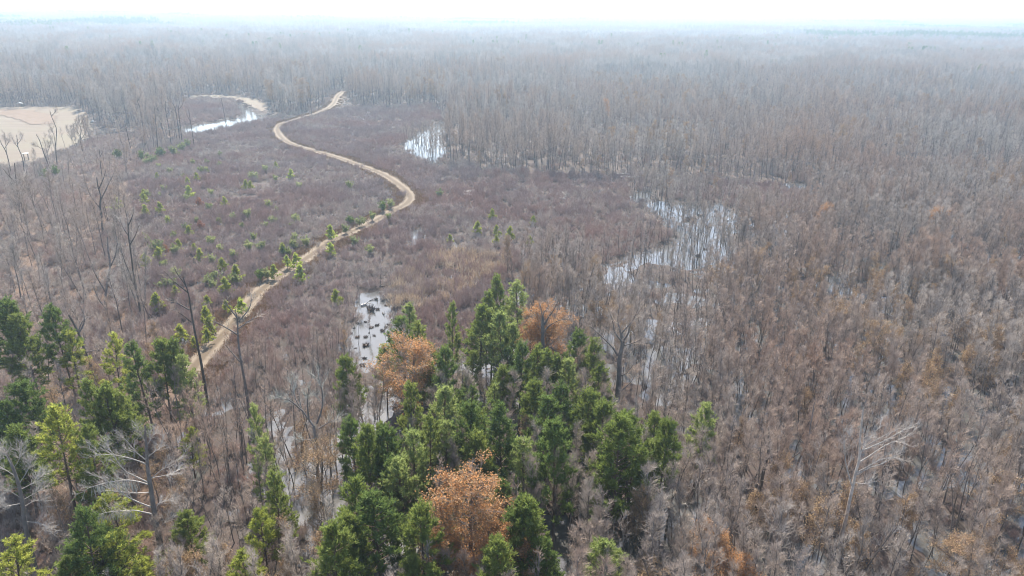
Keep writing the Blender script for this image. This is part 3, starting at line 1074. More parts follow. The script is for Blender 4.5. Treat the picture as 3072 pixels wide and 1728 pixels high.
pick = np.where((rng.random(len(X)) < np.clip((fbm(X, Y, 40, 75) - .52) * 2.5, .015, .4)) & ~single, rng.integers(6, 8, len(X)), pick)
scatter('bare_forest', np.stack([X, Y, H_], 1)[~single], rot[~single], scl[~single], pick[~single], fprotos, 'bare winter forest behind the marsh')
for i in q:
    e = empty('forest_edge_tree', (X[i], Y[i], H_[i]), 0, tuple(scl[i]))
    e.rotation_euler = rot[i]
    tag(e, size_word(scl[i][2]) + 'bare grey tree of the far forest edge ' + where(X[i], Y[i]), 'tree', 'trees along the far forest edge')
    obj('trunk', FT[pick[i]][0], e)
    obj('crown', FT[pick[i]][1], e)

# groves for the middle distance (about 14 m across) and the far distance (about 44 m across)
def lod_tree(rng, H, nb, tw, mats):
    g = Geo()
    tp, _ = sweep(rng, (0, 0, -.3), UP + rng.normal(0, .04, 3), H * .9, 3, .04, .05)
    g.wood(curve_segs(tp, .12, .05), 3, 0)
    cr = []
    for i in range(nb):
        t = .30 + .69 * rng.random()
        p, d = along(tp, t)
        az, e = rng.uniform(0, 6.283), R(rng.uniform(25, 70))
        l = H * .24 * rng.uniform(.6, 1.2) * (1.2 - .6 * t)
        q_ = p + np.array([math.cos(az) * math.cos(e), math.sin(az) * math.cos(e), math.sin(e)]) * l
        cr.append((p, q_, .05, .03))
        for _ in range(tw):
            s_ = p + (q_ - p) * rng.uniform(.3, 1)
            cr.append((s_, s_ + norm(rng.normal(size=3) * .6 + UP * .5) * l * rng.uniform(.4, .8), .035, .012))
    g.wood(cr, 3, 1)
    return g.mesh('lod', mats)


rng = np.random.default_rng(77)
LOD = [lod_tree(rng, 15 + i % 3, 26, 11, [M['grey_bark'], M['grey_twig']]) for i in range(5)]
GROVES = []
for gset in range(4):
    parts = []
    for a_ in range(12):
        mt = Matrix.Translation((rng.uniform(-8, 8), rng.uniform(-8, 8), 0)) @ Matrix.Rotation(rng.uniform(0, 6.28), 4, 'Z') @ Matrix.Scale(rng.uniform(.75, 1.15), 4)
        parts.append((LOD[rng.integers(0, 5)], mt))
    GROVES.append(join_mesh('grove', parts))
for gset in range(2):
    g = Geo()
    n_ = 1500
    a_, t_ = rng.uniform(0, 6.283, n_), rng.random(n_) ** .8
    r_ = 2.6 * (1.05 - t_) ** .6 * np.sqrt(rng.random(n_))
    g.blades(np.stack([r_ * np.cos(a_), r_ * np.sin(a_), 6 + 9.5 * t_], 1), rng.normal(0, .6, (n_, 3)) + UP, .9, .16, rng)
    ev = g.mesh('lod_pine', [M['needles']])
    GROVES.append(join_mesh('grove', parts[:8] + [(ev, Matrix.Translation((rng.uniform(-5, 5), rng.uniform(-5, 5), 0))) for _ in range(1 + gset)]))
X, Y, rng = jitter_grid(-900, 1000, 560, 1250, 12.5, 47)
ok = in_view(X, Y, 10, 160) & (Y > 632)
X, Y = X[ok], Y[ok]
rot, scl = rs(rng, len(X), .8, 1.15, 0)
scl[:, 2] *= .8 + .5 * fbm(X, Y, 90, 71)
scatter('middle_forest', np.stack([X, Y, np.full(len(X), .2)], 1), rot, scl, np.where(rng.random(len(X)) < np.clip((fbm(X, Y, 130, 79) - .45) * .6, .01, .3), rng.integers(4, 6, len(X)), rng.integers(0, 4, len(X))), GROVES, 'hazy bare forest filling the middle distance')


def lod_far(rng, mats, pine=False):
    g, cr, tr = Geo(), [], []
    for a_ in range(46):
        x, y = rng.uniform(-23, 23, 2)
        H = rng.uniform(11, 18)
        tr.append((np.array([x, y, 0]), np.array([x, y, H * .8]), .16, .08))
        for _ in range(26):
            p = np.array([x, y, H * rng.uniform(.45, .9)])
            cr.append((p, p + norm(rng.normal(size=3) + UP * .7) * rng.uniform(2, 4), .16 if not pine else .5, .05))
    g.wood(tr, 3, 0)
    g.wood(cr, 3, 1)
    return g.mesh('far_lod', mats)


FARG = [lod_far(rng, [M['grey_bark'], M['grey_twig']]) for _ in range(3)] + [lod_far(rng, [M['pine_bark'], M['needles']], True)]
P_, s_, y_ = [], 36.0, 1240.0
while y_ < 5200:
    w_ = .78 * y_ + 60
    xs = np.arange(-w_, w_, s_) + rng.uniform(0, s_)
    P_.append(np.stack([xs + rng.uniform(-12, 12, len(xs)), np.full(len(xs), y_) + rng.uniform(-12, 12, len(xs))], 1))
    y_ += s_
P_ = np.concatenate(P_)
rot, scl = rs(rng, len(P_), .95, 1.2, 0)
scl[:, 2] *= .7 + .7 * fbm(P_[:, 0], P_[:, 1], 260, 81)
fp = fbm(P_[:, 0], P_[:, 1], 240, 87)
pu = project(np.concatenate([P_, np.full((len(P_), 1), 8.)], 1))
green = ((pu[:, 0] < 420) & (pu[:, 1] < 170)) | ((pu[:, 0] > 2450) & (pu[:, 1] < 190) & (P_[:, 1] < 2300))
pick = np.where((fp > .70) & (P_[:, 1] < 2600) | green & (fp > .62), 3, rng.integers(0, 3, len(P_)))
scatter('distant_forest', np.concatenate([P_, np.zeros((len(P_), 1))], 1), rot, scl, pick, FARG, 'endless forest fading into haze at the horizon')

# ------------------------------------------------------------------ left wood, field hedge: tall bare trees beyond the named ones
X, Y, rng = jitter_grid(-260, -20, 120, 420, 4.9, 44)
z = zones(X, Y)
ok = in_view(X, Y, 8, 200) & z['left'] & ~z['pool'] & ~z['field'] & (road_dist(X, Y) > 5)
ok &= rng.random(len(X)) < .8
pl = project(np.stack([X, Y, np.zeros(len(X))], 1))
ok &= ~((pl[:, 0] < 420) & (pl[:, 1] < 660) & (rng.random(len(X)) < .5))
X, Y = X[ok], Y[ok]
H_ = height(X, Y)
rot, scl = rs(rng, len(X), .45, 1.08, .07)
pick = rng.integers(0, 6, len(X))
pr = project(np.stack([X, Y, np.full(len(X), 6.)], 1))
q = np.where((pr[:, 0] > -60) & (pr[:, 0] < 3072))[0]
q = q[np.argsort(np.hypot(X[q], Y[q]))][:290]
nearfield = project(np.stack([X, Y, np.zeros(len(X))], 1))
scl[(nearfield[:, 0] < 420) & (nearfield[:, 1] < 660)] *= .66
rest = np.setdiff1d(np.arange(len(X)), q)
if len(rest):
    scatter('grey_wood', np.stack([X, Y, H_], 1)[rest], rot[rest], scl[rest], pick[rest], [join_mesh('grey_wood_pattern', [(t, None), (c, None)]) for t, c in FT], 'bare grey trees at the back of the open wood')
for i in q:
    e = empty('grey_wood_tree', (X[i], Y[i], H_[i]), 0, tuple(scl[i]))
    e.rotation_euler = rot[i]
    tag(e, size_word(scl[i][2]) + 'bare grey tree in the open wood ' + where(X[i], Y[i]), 'tree', 'bare trees of the wood left of the marsh')
    obj('trunk', FT[pick[i]][0], e)
    obj('crown', FT[pick[i]][1], e)

# ------------------------------------------------------------------ low scrub
GR = []
rng = np.random.default_rng(90)
for gset in range(6):
    parts = []
    for a_ in range(9):
        mt = Matrix.Translation((rng.uniform(-2.4, 2.4), rng.uniform(-2.4, 2.4), 0)) @ Matrix.Rotation(rng.uniform(0, 6.28), 4, 'Z') @ Matrix.Scale(rng.uniform(.6, 1.15), 4)
        parts.append((MARSH[rng.integers(0, 4) if gset < 4 else rng.integers(3, 6)][0], mt))
    GR.append(join_mesh('scrub_grove', parts))
X, Y, rng = jitter_grid(-330, 360, 40, 600, 3.3, 45)
z = zones(X, Y)
rd = road_dist(X, Y)
ok = in_view(X, Y, 1.5) & ~z['pool'] & ~z['field'] & (rd > 3.6)
keep = np.where(z['scrub'], 1.0, np.where(z['left'], .85, np.where(z['pines'], 1.0, np.where(z['back'], .35, np.where(z['flood'], np.where(X > 20, .1, .55), np.where(z['reeds'], .1, .10))))))
ok &= ~inside(SPUR, X, Y)
keep = keep * np.where(z['scrub'] & (fbm(X, Y, 14, 55) > .68), .7, 1)
ok &= rng.random(len(X)) < keep
X, Y = X[ok], Y[ok]
zs = z['scrub'][ok]
H_ = height(X, Y)
rot, scl = rs(rng, len(X), .65, 1.1, .03)
scl[:, 2] *= .45 + 1.1 * fbm(X, Y, 16, 57)
pick = np.where(zs & (rng.random(len(X)) < np.clip(2.9 - 4.2 * fbm(X, Y, 24, 58), .15, .98)), rng.integers(0, 4, len(X)), rng.integers(4, 6, len(X)))
dry = H_ > -.25
scatter('marsh_scrub', np.stack([X, Y, np.maximum(H_, -.1)], 1)[dry], rot[dry], scl[dry], pick[dry], GR, 'purplish brown leafless scrub covering the marsh')

# ------------------------------------------------------------------ reeds and dry verge grass
def tuft_mesh(seed, n, L, w, lean, mat):
    rng = np.random.default_rng(seed)
    g = Geo()
    p = np.concatenate([rng.normal(0, .55, (n, 2)), np.zeros((n, 1))], 1)
    d = np.concatenate([rng.normal(0, lean, (n, 2)), np.ones((n, 1))], 1)
    g.blades(p, d, L * rng.uniform(.5, 1.1, n), w, rng)
    return g.mesh('tuft', [mat])


reedp = [tuft_mesh(400 + i, 46, 2.2, .06, .35, M['reed']) for i in range(4)]
X, Y, rng = jitter_grid(-90, 60, 110, 230, 1.25, 46)
z = zones(X, Y)
ok = z['reeds'] & ~z['pool'] & (rng.random(len(X)) < np.clip(.35 + 2.4 * (fbm(X, Y, 8, 66) - .40), 0.08, .95))
X, Y = X[ok], Y[ok]
rot, scl = rs(rng, len(X), .7, 1.2)
scatter('reeds', np.stack([X, Y, np.maximum(height(X, Y), -.05)], 1), rot, scl, rng.integers(0, 4, len(X)), reedp, 'straw coloured reeds bleached by winter between pool and pines')
grassp = [tuft_mesh(420 + i, 40, .75, .035, .5, M['dry_grass']) for i in range(3)]
n = 5200
rng = np.random.default_rng(48)
t = rng.integers(0, len(ROAD), n)
off = rng.choice([-1, 1], n) * (2.5 + np.abs(rng.normal(0, 1.3, n)))
px_ = ROAD[t] + nr[t] * off[:, None] + rng.normal(0, .5, (n, 2))
px_ = np.concatenate([px_, (ground(1252, 604) + rng.normal(0, 1, (500, 2)) * np.array([4, 5.]))])
px_ = px_[road_dist(px_[:, 0], px_[:, 1]) > 2.35]
rot, scl = rs(rng, len(px_), .6, 1.3)
scatter('verge_grass', np.stack([px_[:, 0], px_[:, 1], height(px_[:, 0], px_[:, 1])], 1), rot, scl, rng.integers(0, 3, len(px_)), grassp, 'dry orange grass along both sides of the dirt road')

# ------------------------------------------------------------------ pines
def pine_meshes(seed, H, Rr, base, nb, mat, sparse=1.0):
    rng = np.random.default_rng(seed)
    tp, _ = sweep(rng, (0, 0, -.5), UP + rng.normal(0, .02, 3), H + .3, 8, .018, .05)
    gt, gc = Geo(), Geo()
    gt.wood(curve_segs(tp, .17, .03), 7)
    wood, tp_p, tp_d = [], [], []
    for i in range(nb):
        f = (i + rng.random()) / nb
        t = base + (1 - base) * f
        p, _d = along(tp, min(t, .995))
        az = i * 2.4 + rng.normal(0, .4)
        prof_ = (1 - f) ** .62 * min(1.0, .45 + 2.2 * f) + .12
        l = Rr * prof_ * rng.uniform(.7, 1.2)
        e = R(-6 + 62 * f + rng.normal(0, 9))
        bp_, bd = sweep(rng, p, (math.cos(az) * math.cos(e), math.sin(az) * math.cos(e), math.sin(e)), l, 3, .1, .14)
        wood += curve_segs(bp_, .035 + .02 * (1 - f), .012)
        ns = max(3, int(8.5 * l / 2.0 * sparse))
        ends = [(bp_[-1], bd)]
        for s_ in range(ns):
            q_, qd = along(bp_, rng.uniform(.35, 1))
            dd = norm(side(rng, qd, rng.uniform(.4, .9)) + UP * .35)
            l2 = rng.uniform(.3, .8)
            wood.append((q_, q_ + dd * l2, .012, .006))
            ends.append((q_ + dd * l2, dd))
            if rng.random() < .6:
                ends.append((q_ + dd * l2 * .5, dd))
        for q_, dd in ends:
            tp_p.append(q_)
            tp_d.append(norm(dd + UP * .9))
    for f in np.linspace(.93, 1.0, 4):
        p, d = along(tp, min(f, .999))
        tp_p.append(p)
        tp_d.append(d)
    gt.wood(wood, 3)
    P0, D0 = np.array(tp_p), np.array(tp_d)
    nbld = 11
    PP = np.repeat(P0, nbld, 0)
    DD = np.repeat(D0, nbld, 0)
    PP = PP - DD * rng.uniform(0, .32, (len(PP), 1))
    DD = DD + rng.normal(0, .42, DD.shape)
    gc.blades(PP, DD, rng.uniform(.28, .50, len(PP)), .038, rng)
    return gt.mesh('trunk', [M['pine_bark']]), gc.mesh('crown', [mat])


PINE_SETS = {0: [], 1: [], 2: [], 3: []}
M['needles_dark'] = plant_mat('needles_dark', (.115, .165, .045), (.15, .205, .055), None, 0.05, 1.3, 0.45, rough=.6)
M['needles_pale'] = plant_mat('needles_pale', (.25, .30, .095), (.29, .335, .11), None, 0.05, 1.3, 0.5, rough=.6)
for tone, mat in ((0, 'needles_dark'), (1, 'needles'), (2, 'needles_pale'), (3, 'needles_yellow')):
    for i in range(3):
        PINE_SETS[tone].append(pine_meshes(500 + 10 * tone + i, 14.0, 2.7 + .25 * (i == 1), .22 + .10 * i, 58 + 8 * (i == 1) if tone != 3 else 46, M[mat], 1.5 if tone < 2 else 1.25))
rng = np.random.default_rng(8)
for (u, v, h, w, tone, label, grp) in PINES:
    x, y = place_tip(u, v, h)
    zg = float(height(np.array([x]), np.array([y]))[0])
    t, c_ = PINE_SETS[tone][rng.integers(0, 3)]
    s_ = (h - zg) / 14.0
    e = empty('pine_tree', (x, y, max(zg, -.2)), rng.uniform(0, 6.28), (w * 1.17, w * 1.17, s_ * 1.03), (rng.normal(0, .015), rng.normal(0, .015)))
    tag(e, label, 'pine tree', grp)
    obj('trunk', t, e)
    obj('crown', c_, e)

FILL = area([(1230, 1250), (1480, 1180), (1800, 1250), (1960, 1480), (1880, 1640), (1560, 1760), (1180, 1760), (1060, 1560)])
have = [np.array(place_tip(p[0], p[1], p[2])) for p in PINES + RUST]
count = 0
for _ in range(900):
    x, y = rng.uniform(FILL[:, 0].min(), FILL[:, 0].max()), rng.uniform(FILL[:, 1].min(), FILL[:, 1].max())
    if count > 26 or not inside(FILL, np.array([x]), np.array([y]))[0] or min(np.hypot(*(h_ - (x, y))) for h_ in have) < 2.7:
        continue
    have.append(np.array([x, y]))
    count += 1
    t, c_ = PINE_SETS[rng.integers(0, 3)][rng.integers(0, 3)]
    s_ = rng.uniform(.55, .85)
    e = empty('pine_tree', (x, y, -.05), rng.uniform(0, 6.28), (s_ * 1.15, s_ * 1.15, s_), (rng.normal(0, .02), rng.normal(0, .02)))
    tag(e, ('low' if s_ < .65 else 'lesser') + ' pine between taller pines ' + where(x, y, 7.0), 'pine tree', CG)
    obj('trunk', t, e)
    obj('crown', c_, e)

# ------------------------------------------------------------------ rust, orange and tan trees
def leafy(seed, leaf, nleaf, leafs, H, bl, mats, twig_r=.018):
    rng = np.random.default_rng(seed)
    tips = []
    tr, li, cr = bare_tree(rng, H, .2, .30, 38, bl, (12, 55), 9, 1.25, twig_r, 4, .05, tips, True)
    g = Geo()
    g.wood(tr, 7)
    t = g.mesh('trunk', [mats[0]])
    g = Geo()
    g.wood(li, 4, 0)
    g.wood(cr, 3, 1)
    T = np.array(tips)
    Pp = T[rng.integers(0, len(T), nleaf)] + rng.normal(0, .14, (nleaf, 3))
    for mi, sel in ((2, np.arange(nleaf) % 3 > 0), (3, np.arange(nleaf) % 3 == 0)):
        k_ = int(sel.sum())
        g.blades(Pp[sel], rng.normal(size=(k_, 3)), leafs * rng.uniform(.7, 1.3, k_), leafs * .42, rng, mi)
    return t, g.mesh('crown', [mats[0], mats[1], leaf, M['tan_leaf']])


RT = {0: [leafy(600 + i, M['rust_leaf'], 11000, .115, 12, 3.3, (M['grey_bark'], M['swamp_twig'])) for i in range(2)],
      1: [leafy(610 + i, M['rust_leaf'], 14000, .11, 12, 3.3, (M['grey_bark'], M['rust_twig'])) for i in range(2)],
      2: [leafy(620 + i, M['tan_leaf'], 7000, .105, 12, 3.0, (M['grey_bark'], M['rust_twig'])) for i in range(2)]}
rng = np.random.default_rng(9)
for (u, v, h, w, kd, label) in RUST:
    x, y = place_tip(u, v, h)
    zg = float(height(np.array([x]), np.array([y]))[0])
    t, c_ = RT[kd][rng.integers(0, 2)]
    s_ = (h - zg) / 12.0
    e = empty('rust_leaved_tree' if kd < 2 else 'tan_leaved_tree', (x, y, max(zg, -.2)), rng.uniform(0, 6.28), (w * 1.35, w * 1.35, s_))
    tag(e, label, 'tree', 'trees still in orange or tan leaf')
    obj('trunk', t, e)
    obj('crown', c_, e)

# ------------------------------------------------------------------ great bare and dead trees drawn limb by limb
def hero(name, label, trunk, limbs, r, mats, cat='tree', group=None, tw=9, tl=1.5, tr=.022, sub=4, seed=1, taper=.35, depth=.5, moss=None, ends=True, extra=0):
    rng = np.random.default_rng(seed)
    base = trunk[0]
    b = ground(*base)
    loc = np.array([b[0], b[1], 0.0])
    T = upright(base, trunk) - loc
    T[0, 2] = -.4
    nrm = np.array([b[0], b[1], 0]) / np.linalg.norm(b)
    root = empty(name, tuple(loc))
    tag(root, label, cat, group)
    g = Geo()
    TT = catmull(T, 3)
    g.wood(curve_segs(list(TT), r, r * taper), 8)
    topw = []
    twigs_on(rng, list(TT), 8 + extra, tl, tr, topw, sub, .55)
    g.wood(topw, 3, 1)
    obj('trunk', g.mesh('trunk', [mats[0], mats[1]]), root)
    topz = T[-1, 2]
    for j, L in enumerate(limbs):
        Q = upright(base, L) - loc
        # let each limb swing towards or away from the camera as real limbs do
        ln = np.linalg.norm(Q[-1] - Q[0])
        sw = rng.choice([-1, 1]) * rng.uniform(.15, depth) * ln
        for i_ in range(len(Q)):
            f = i_ / (len(Q) - 1)
            off = nrm * sw * f ** 1.2
            k_ = (np.linalg.norm(b) + sw * f ** 1.2) / np.linalg.norm(b)
            cpos = np.array([0, 0, CAM_H]) - loc
            Q[i_] = cpos + (Q[i_] - cpos) * k_
        QQ = list(catmull(Q, 3))
        g = Geo()
        r0 = min(r * .42, max(.03, .0125 * ln)) if mats[1] is M['pale_wood'] else min(r * .5, max(.045, .030 * ln))
        g.wood(curve_segs(QQ, r0, max(tr * 1.2, r0 * .3)), 5)
        secw, twg = [], []
        n2 = int(2 + ln * .8)
        for _ in range(n2):
            p, d = along(QQ, rng.uniform(.25, 1))
            s2, _ = sweep(rng, p, side(rng, d, rng.uniform(.4, .9)) + UP * .2, ln * rng.uniform(.18, .4), 3, .15, .05)
            secw += curve_segs(s2, max(tr * 1.4, r0 * .32), tr * .8)
            twigs_on(rng, s2, max(3, tw // 2), tl * .8, tr * .8, twg, sub, .15)
        twigs_on(rng, QQ, tw, tl, tr, twg, sub, .3)
        g.wood(secw, 3, 1)
        g.wood(twg, 3, 1)
        lo = obj('limb', g.mesh('limb', [mats[1] if mats[1] is M['pale_wood'] else mats[0], mats[1]]), root)
        if moss and j in moss:
            mg = Geo()
            pp, dd, ll = [], [], []
            for _ in range(120):
                p, d = along(QQ, rng.uniform(.3, .95))
                pp.append(p + rng.normal(0, .12, 3))
                dd.append(np.array([rng.normal(0, .08), rng.normal(0, .08), -1]))
                ll.append(rng.uniform(.4, 1.7))
            mg.blades(np.array(pp), np.array(dd), np.array(ll), .035, rng)
            obj('moss', mg.mesh('moss', [M['moss']]), lo)
    return root


GB, GT, DK, PW = M['grey_bark'], M['grey_twig'], M['dark_bark'], M['pale_wood']
hero('dead_tree', 'white limbed dead tree hung with grey moss, left of the flooded wood',
     ZA((1480, 1500), (1470, 1440), (1420, 1140), (1375, 870), (1340, 640), (1320, 500), (1300, 380), (1290, 260), (1285, 150), (1275, 50), (1272, -80)),
     [ZA((1345, 820), (1180, 785), (1100, 785), (900, 800), (760, 840)), ZA((1335, 750), (1240, 715), (1100, 650), (980, 560), (890, 490), (830, 430)),
      ZA((1310, 600), (1200, 605), (1000, 590), (830, 580)), ZA((1300, 520), (1200, 490), (1050, 475), (850, 510), (680, 560)),
      ZA((1300, 500), (1180, 440), (1080, 390), (1000, 300), (930, 190), (850, 140)), ZA((1290, 320), (1230, 290), (1100, 250), (960, 220), (760, 210)),
      ZA((1280, 270), (1190, 200), (1120, 120), (1060, 50), (1000, 10)), ZA((1290, 240), (1350, 200), (1430, 130), (1460, 40)),
      ZA((1320, 470), (1400, 400), (1500, 320), (1640, 240)), ZA((1380, 800), (1400, 720), (1470, 690), (1560, 690)),
      ZA((1420, 970), (1450, 920), (1530, 850), (1640, 820)), ZA((1340, 450), (1500, 420), (1640, 360)), ZA((1280, 100), (1240, 20), (1200, -60)),
      ZA((1285, 130), (1340, 40), (1370, -60))], .34, (M['grey_bark'], PW), 'dead tree', None, 16, 1.5, .0125, 5, 11, .28, .4, {0, 3})
hero('dead_tree', 'grey dead tree with a fan of pale twigs at the lower left frame',
     Z7((300, 1500), (280, 1440), (220, 1200), (185, 1040), (170, 900), (140, 760), (100, 640), (60, 550), (30, 480)),
     [Z7((185, 1040), (300, 1050), (400, 1100)), Z7((170, 900), (60, 920), (-20, 940)), Z7((175, 930), (280, 880), (360, 960)),
      Z7((150, 800), (260, 740), (330, 680)), Z7((140, 760), (210, 650), (240, 560)), Z7((120, 700), (30, 640), (-40, 600)),
      Z7((90, 620), (40, 520), (0, 440)), Z7((160, 860), (60, 800), (-20, 760)), Z7((165, 880), (270, 820), (340, 780)), Z7((100, 640), (150, 560), (160, 480))],
     .30, (GB, M['pale_wood']), 'dead tree', None, 20, 1.6, .0115, 6, 12, .3, .6)
hero('bare_tree', 'great bare grey tree with a forked crown right of the pine clump',
     ZC((370, 1520), (375, 1400), (370, 1200), (385, 1000), (390, 850), (395, 700), (420, 590), (430, 530)),
     [ZC((375, 680), (320, 590), (200, 470), (90, 370)), ZC((420, 540), (400, 500), (340, 420), (320, 300), (270, 170)), ZC((415, 500), (400, 400), (375, 300), (385, 180), (400, 110)),
      ZC((430, 480), (420, 430), (500, 340), (550, 270), (600, 160)), ZC((440, 510), (490, 430), (500, 370), (560, 270), (640, 150)), ZC((410, 1060), (520, 960), (570, 860)),
      ZC((430, 570), (540, 540), (640, 500)), ZC((375, 760), (300, 740), (220, 700)), ZC((400, 900), (480, 860), (540, 780))],
     .48, (M['grey_bark'], GT), 'bare tree', None, 18, 2.2, .016, 6, 13, .55, .5)
hero('bare_tree', 'grey forked tree rising in front of the wide orange tree',
     ZD((625, 1500), (620, 1200), (615, 860), (620, 700), (620, 560), (620, 420), (620, 340)),
     [ZD((620, 340), (640, 270), (700, 190), (660, 40)), ZD((640, 460), (700, 350), (780, 240), (850, 90)), ZD((640, 560), (700, 480), (860, 390), (1030, 370)),
      ZD((640, 830), (700, 790), (740, 780), (830, 680)), ZD((740, 785), (870, 880), (1040, 930)), ZD((615, 380), (600, 250), (560, 120))],
     .42, (M['grey_bark'], GT), 'bare tree', None, 7, 1.6, .022, 4, 14, .5, .4)
hero('dead_tree', 'pale dead tree with sweeping white limbs among the bare trees on the right',
     ZB((715, 1400), (720, 1340), (745, 1150), (790, 980), (820, 830), (845, 720), (870, 600), (900, 480), (905, 330), (920, 180), (935, 60)),
     [ZB((870, 600), (960, 555), (1060, 500), (1180, 470), (1280, 500)), ZB((890, 520), (1000, 450), (1120, 370), (1270, 310)), ZB((870, 620), (980, 560), (1100, 520), (1230, 440)),
      ZB((845, 720), (820, 640), (790, 520), (780, 400), (770, 230)), ZB((905, 470), (930, 400), (1000, 290), (1090, 210)), ZB((860, 680), (960, 690), (1010, 640)),
      ZB((885, 380), (840, 320), (805, 250)), ZB((915, 420), (1100, 340), (1330, 210)), ZB((900, 430), (1020, 340), (1200, 250))],
     .24, (M['swamp_twig'], PW), 'dead tree', None, 15, 1.4, .0125, 5, 15, .3, .35)
hero('bare_tree', 'black slanting trunk with a pale broken top right of the pines',
     ZB((10, 1060), (25, 990), (75, 800), (105, 620), (130, 520), (150, 440), (155, 300), (150, 230)),
     [ZB((140, 480), (165, 450), (205, 425)), ZB((150, 400), (120, 330), (110, 260))], .24, (DK, M['swamp_twig']), 'bare tree', None, 5, 1.0, .018, 3, 16, .5)
hero('bare_tree', 'dark crooked tree between the black slanting trunk and the pale dead tree',
     ZB((320, 800), (330, 740), (370, 600), (410, 480), (470, 360), (500, 200), (530, 20)),
     [ZB((410, 430), (330, 490), (290, 500)), ZB((460, 370), (400, 300), (390, 220)), ZB((480, 300), (520, 250), (560, 180))], .18, (M['grey_bark'], M['swamp_twig']), 'bare tree', None, 8, 1.2, .018, 4, 17, .3)
hero('bare_tree', 'bare forked tree with grey green twigs left of the pine clump',
     Z7((2430, 900), (2420, 840), (2395, 650), (2395, 500), (2375, 370), (2370, 320)),
     [Z7((2370, 320), (2290, 210), (2230, 110), (2200, -20)), Z7((2390, 300), (2430, 180), (2430, 50), (2400, -60)), Z7((2330, 270), (2320, 150), (2330, 20)),
      Z7((2400, 340), (2480, 290), (2560, 260)), Z7((2280, 200), (2180, 120), (2080, 110)), Z7((2385, 430), (2300, 420), (2240, 420))],
     .26, (M['grey_bark'], M['moss']), 'bare tree', None, 12, 1.6, .02, 5, 18, .5, .5)
hero('bare_tree', 'tall dark thin trunk with drooping twigs left of the road\'s near end',
     [(626, 1235)] + Z4((1545, 1449), (1520, 1300), (1490, 1150), (1460, 1000), (1435, 850), (1420, 760), (1380, 640)),
     [Z4((1430, 890), (1340, 840), (1240, 790)), Z4((1440, 980), (1380, 930), (1330, 900)), Z4((1420, 760), (1320, 680), (1240, 600)), Z4((1400, 700), (1340, 620), (1310, 560))],
     .24, (DK, M['swamp_twig']), 'bare tree', None, 7, 1.3, .02, 4, 19, .3)
hero('bare_tree', 'tall grey thin trunk standing in front of the road\'s near end',
     [(760, 1310), (755, 1290), (735, 1152), (723, 1085), (715, 1025), (712, 960), (705, 930)],
     [Z4((1800, 1080), (1700, 1020), (1600, 970)), Z4((1790, 950), (1720, 860), (1690, 800)), Z4((1800, 980), (1880, 880), (1900, 800)), Z4((1810, 1280), (1740, 1200), (1700, 1150)),
      Z4((1800, 1030), (1900, 960), (1960, 930))], .24, (GB, GT), 'bare tree', None, 7, 1.4, .02, 4, 20, .3)
hero('broken_snag', 'broken pale snag with a bent top among the left pines',
     Z4((710, 1480), (700, 1420), (680, 1300), (640, 1200), (600, 1080), (560, 1000), (520, 930)),
     [Z4((600, 1060), (640, 960), (600, 850)), Z4((640, 1210), (760, 1180), (800, 1120)), Z4((620, 1130), (560, 1100), (520, 1090)), Z4((590, 1060), (620, 980), (690, 930))],
     .30, (GB, M['swamp_twig']), 'dead tree', None, 8, 1.4, .02, 4, 21, .4)
hero('bare_tree', 'twin trunked bare tree at the left edge of the marsh',
     Z4((1068, 980), (1065, 950), (1045, 820), (1020, 700), (1000, 560), (985, 440), (970, 330), (965, 230)),
     [Z4((1020, 720), (980, 620), (930, 490), (910, 400)), Z4((970, 330), (930, 270), (900, 200)), Z4((980, 400), (1020, 330), (1050, 250)), Z4((965, 260), (1000, 180), (1010, 110))],
     .24, (DK, GT), 'bare tree', None, 9, 1.6, .022, 4, 22, .4)
hero('bare_tree', 'ivy wrapped old tree left of the twin trunked tree',
     Z4((850, 1080), (835, 1030), (800, 900), (800, 760), (830, 560), (815, 440), (810, 340)),
     [Z4((800, 760), (730, 640), (690, 560)), Z4((800, 880), (740, 800), (700, 700)), Z4((825, 580), (870, 480), (880, 400)), Z4((800, 700), (850, 620), (890, 560))],
     .30, (GB, GT), 'bare tree', None, 9, 1.6, .022, 4, 23, .4)
hero('bare_tree', 'tall bare tree with upright limbs at the upper left of the marsh',
     Z4((790, 320), (775, 290), (765, 180), (755, 100), (760, 30), (740, -40), (730, -110)),
     [Z4((760, 60), (800, -20), (850, -120), (880, -180)), Z4((755, 120), (690, 40), (640, -80)), Z4((745, -20), (780, -100), (800, -170))],
     .32, (DK, GT), 'bare tree', None, 9, 1.9, .024, 4, 24, .4)
hero('bare_tree', 'straight reddish brown trunk by the left frame above the pines',
     Z4((215, 260), (200, 240), (170, 120), (140, 0), (120, -110), (110, -220)),
     [Z4((150, 40), (90, -80), (60, -170)), Z4((140, 0), (190, -110), (210, -200)), Z4((130, -60), (60, -130), (20, -180))], .30, (M['pine_bark'], GT), 'bare tree', None, 9, 1.9, .024, 4, 25, .4)
hero('bare_tree', 'low crooked tree with white sweeping arms at the right foot of the pines',
     [(1996, 1610), (1998, 1593), (2002, 1560), (2008, 1545)],
     [[(2000, 1560), (1975, 1545), (1945, 1535), (1925, 1522), (1918, 1512)], [(2008, 1545), (2025, 1522), (2050, 1512), (2075, 1508)], [(2006, 1550), (2003, 1490), (2003, 1460)],
      [(2003, 1555), (1985, 1510), (1960, 1480)]], .16, (DK, PW), 'bare tree', None, 8, .8, .016, 4, 26, .6, .3)
hero('bare_tree', 'leaning lone bare tree in the scrub left of the big pool',
     Z5((1685, 520), (1690, 480), (1700, 400), (1720, 310), (1735, 260)), [Z5((1715, 330), (1680, 270), (1650, 230)), Z5((1720, 310), (1770, 270), (1800, 240))],
     .15, (GB, GT), 'bare tree', None, 7, 1.2, .02, 3, 27, .4)
FG = 'tall thin trees in a row between field and marsh'
i = 30
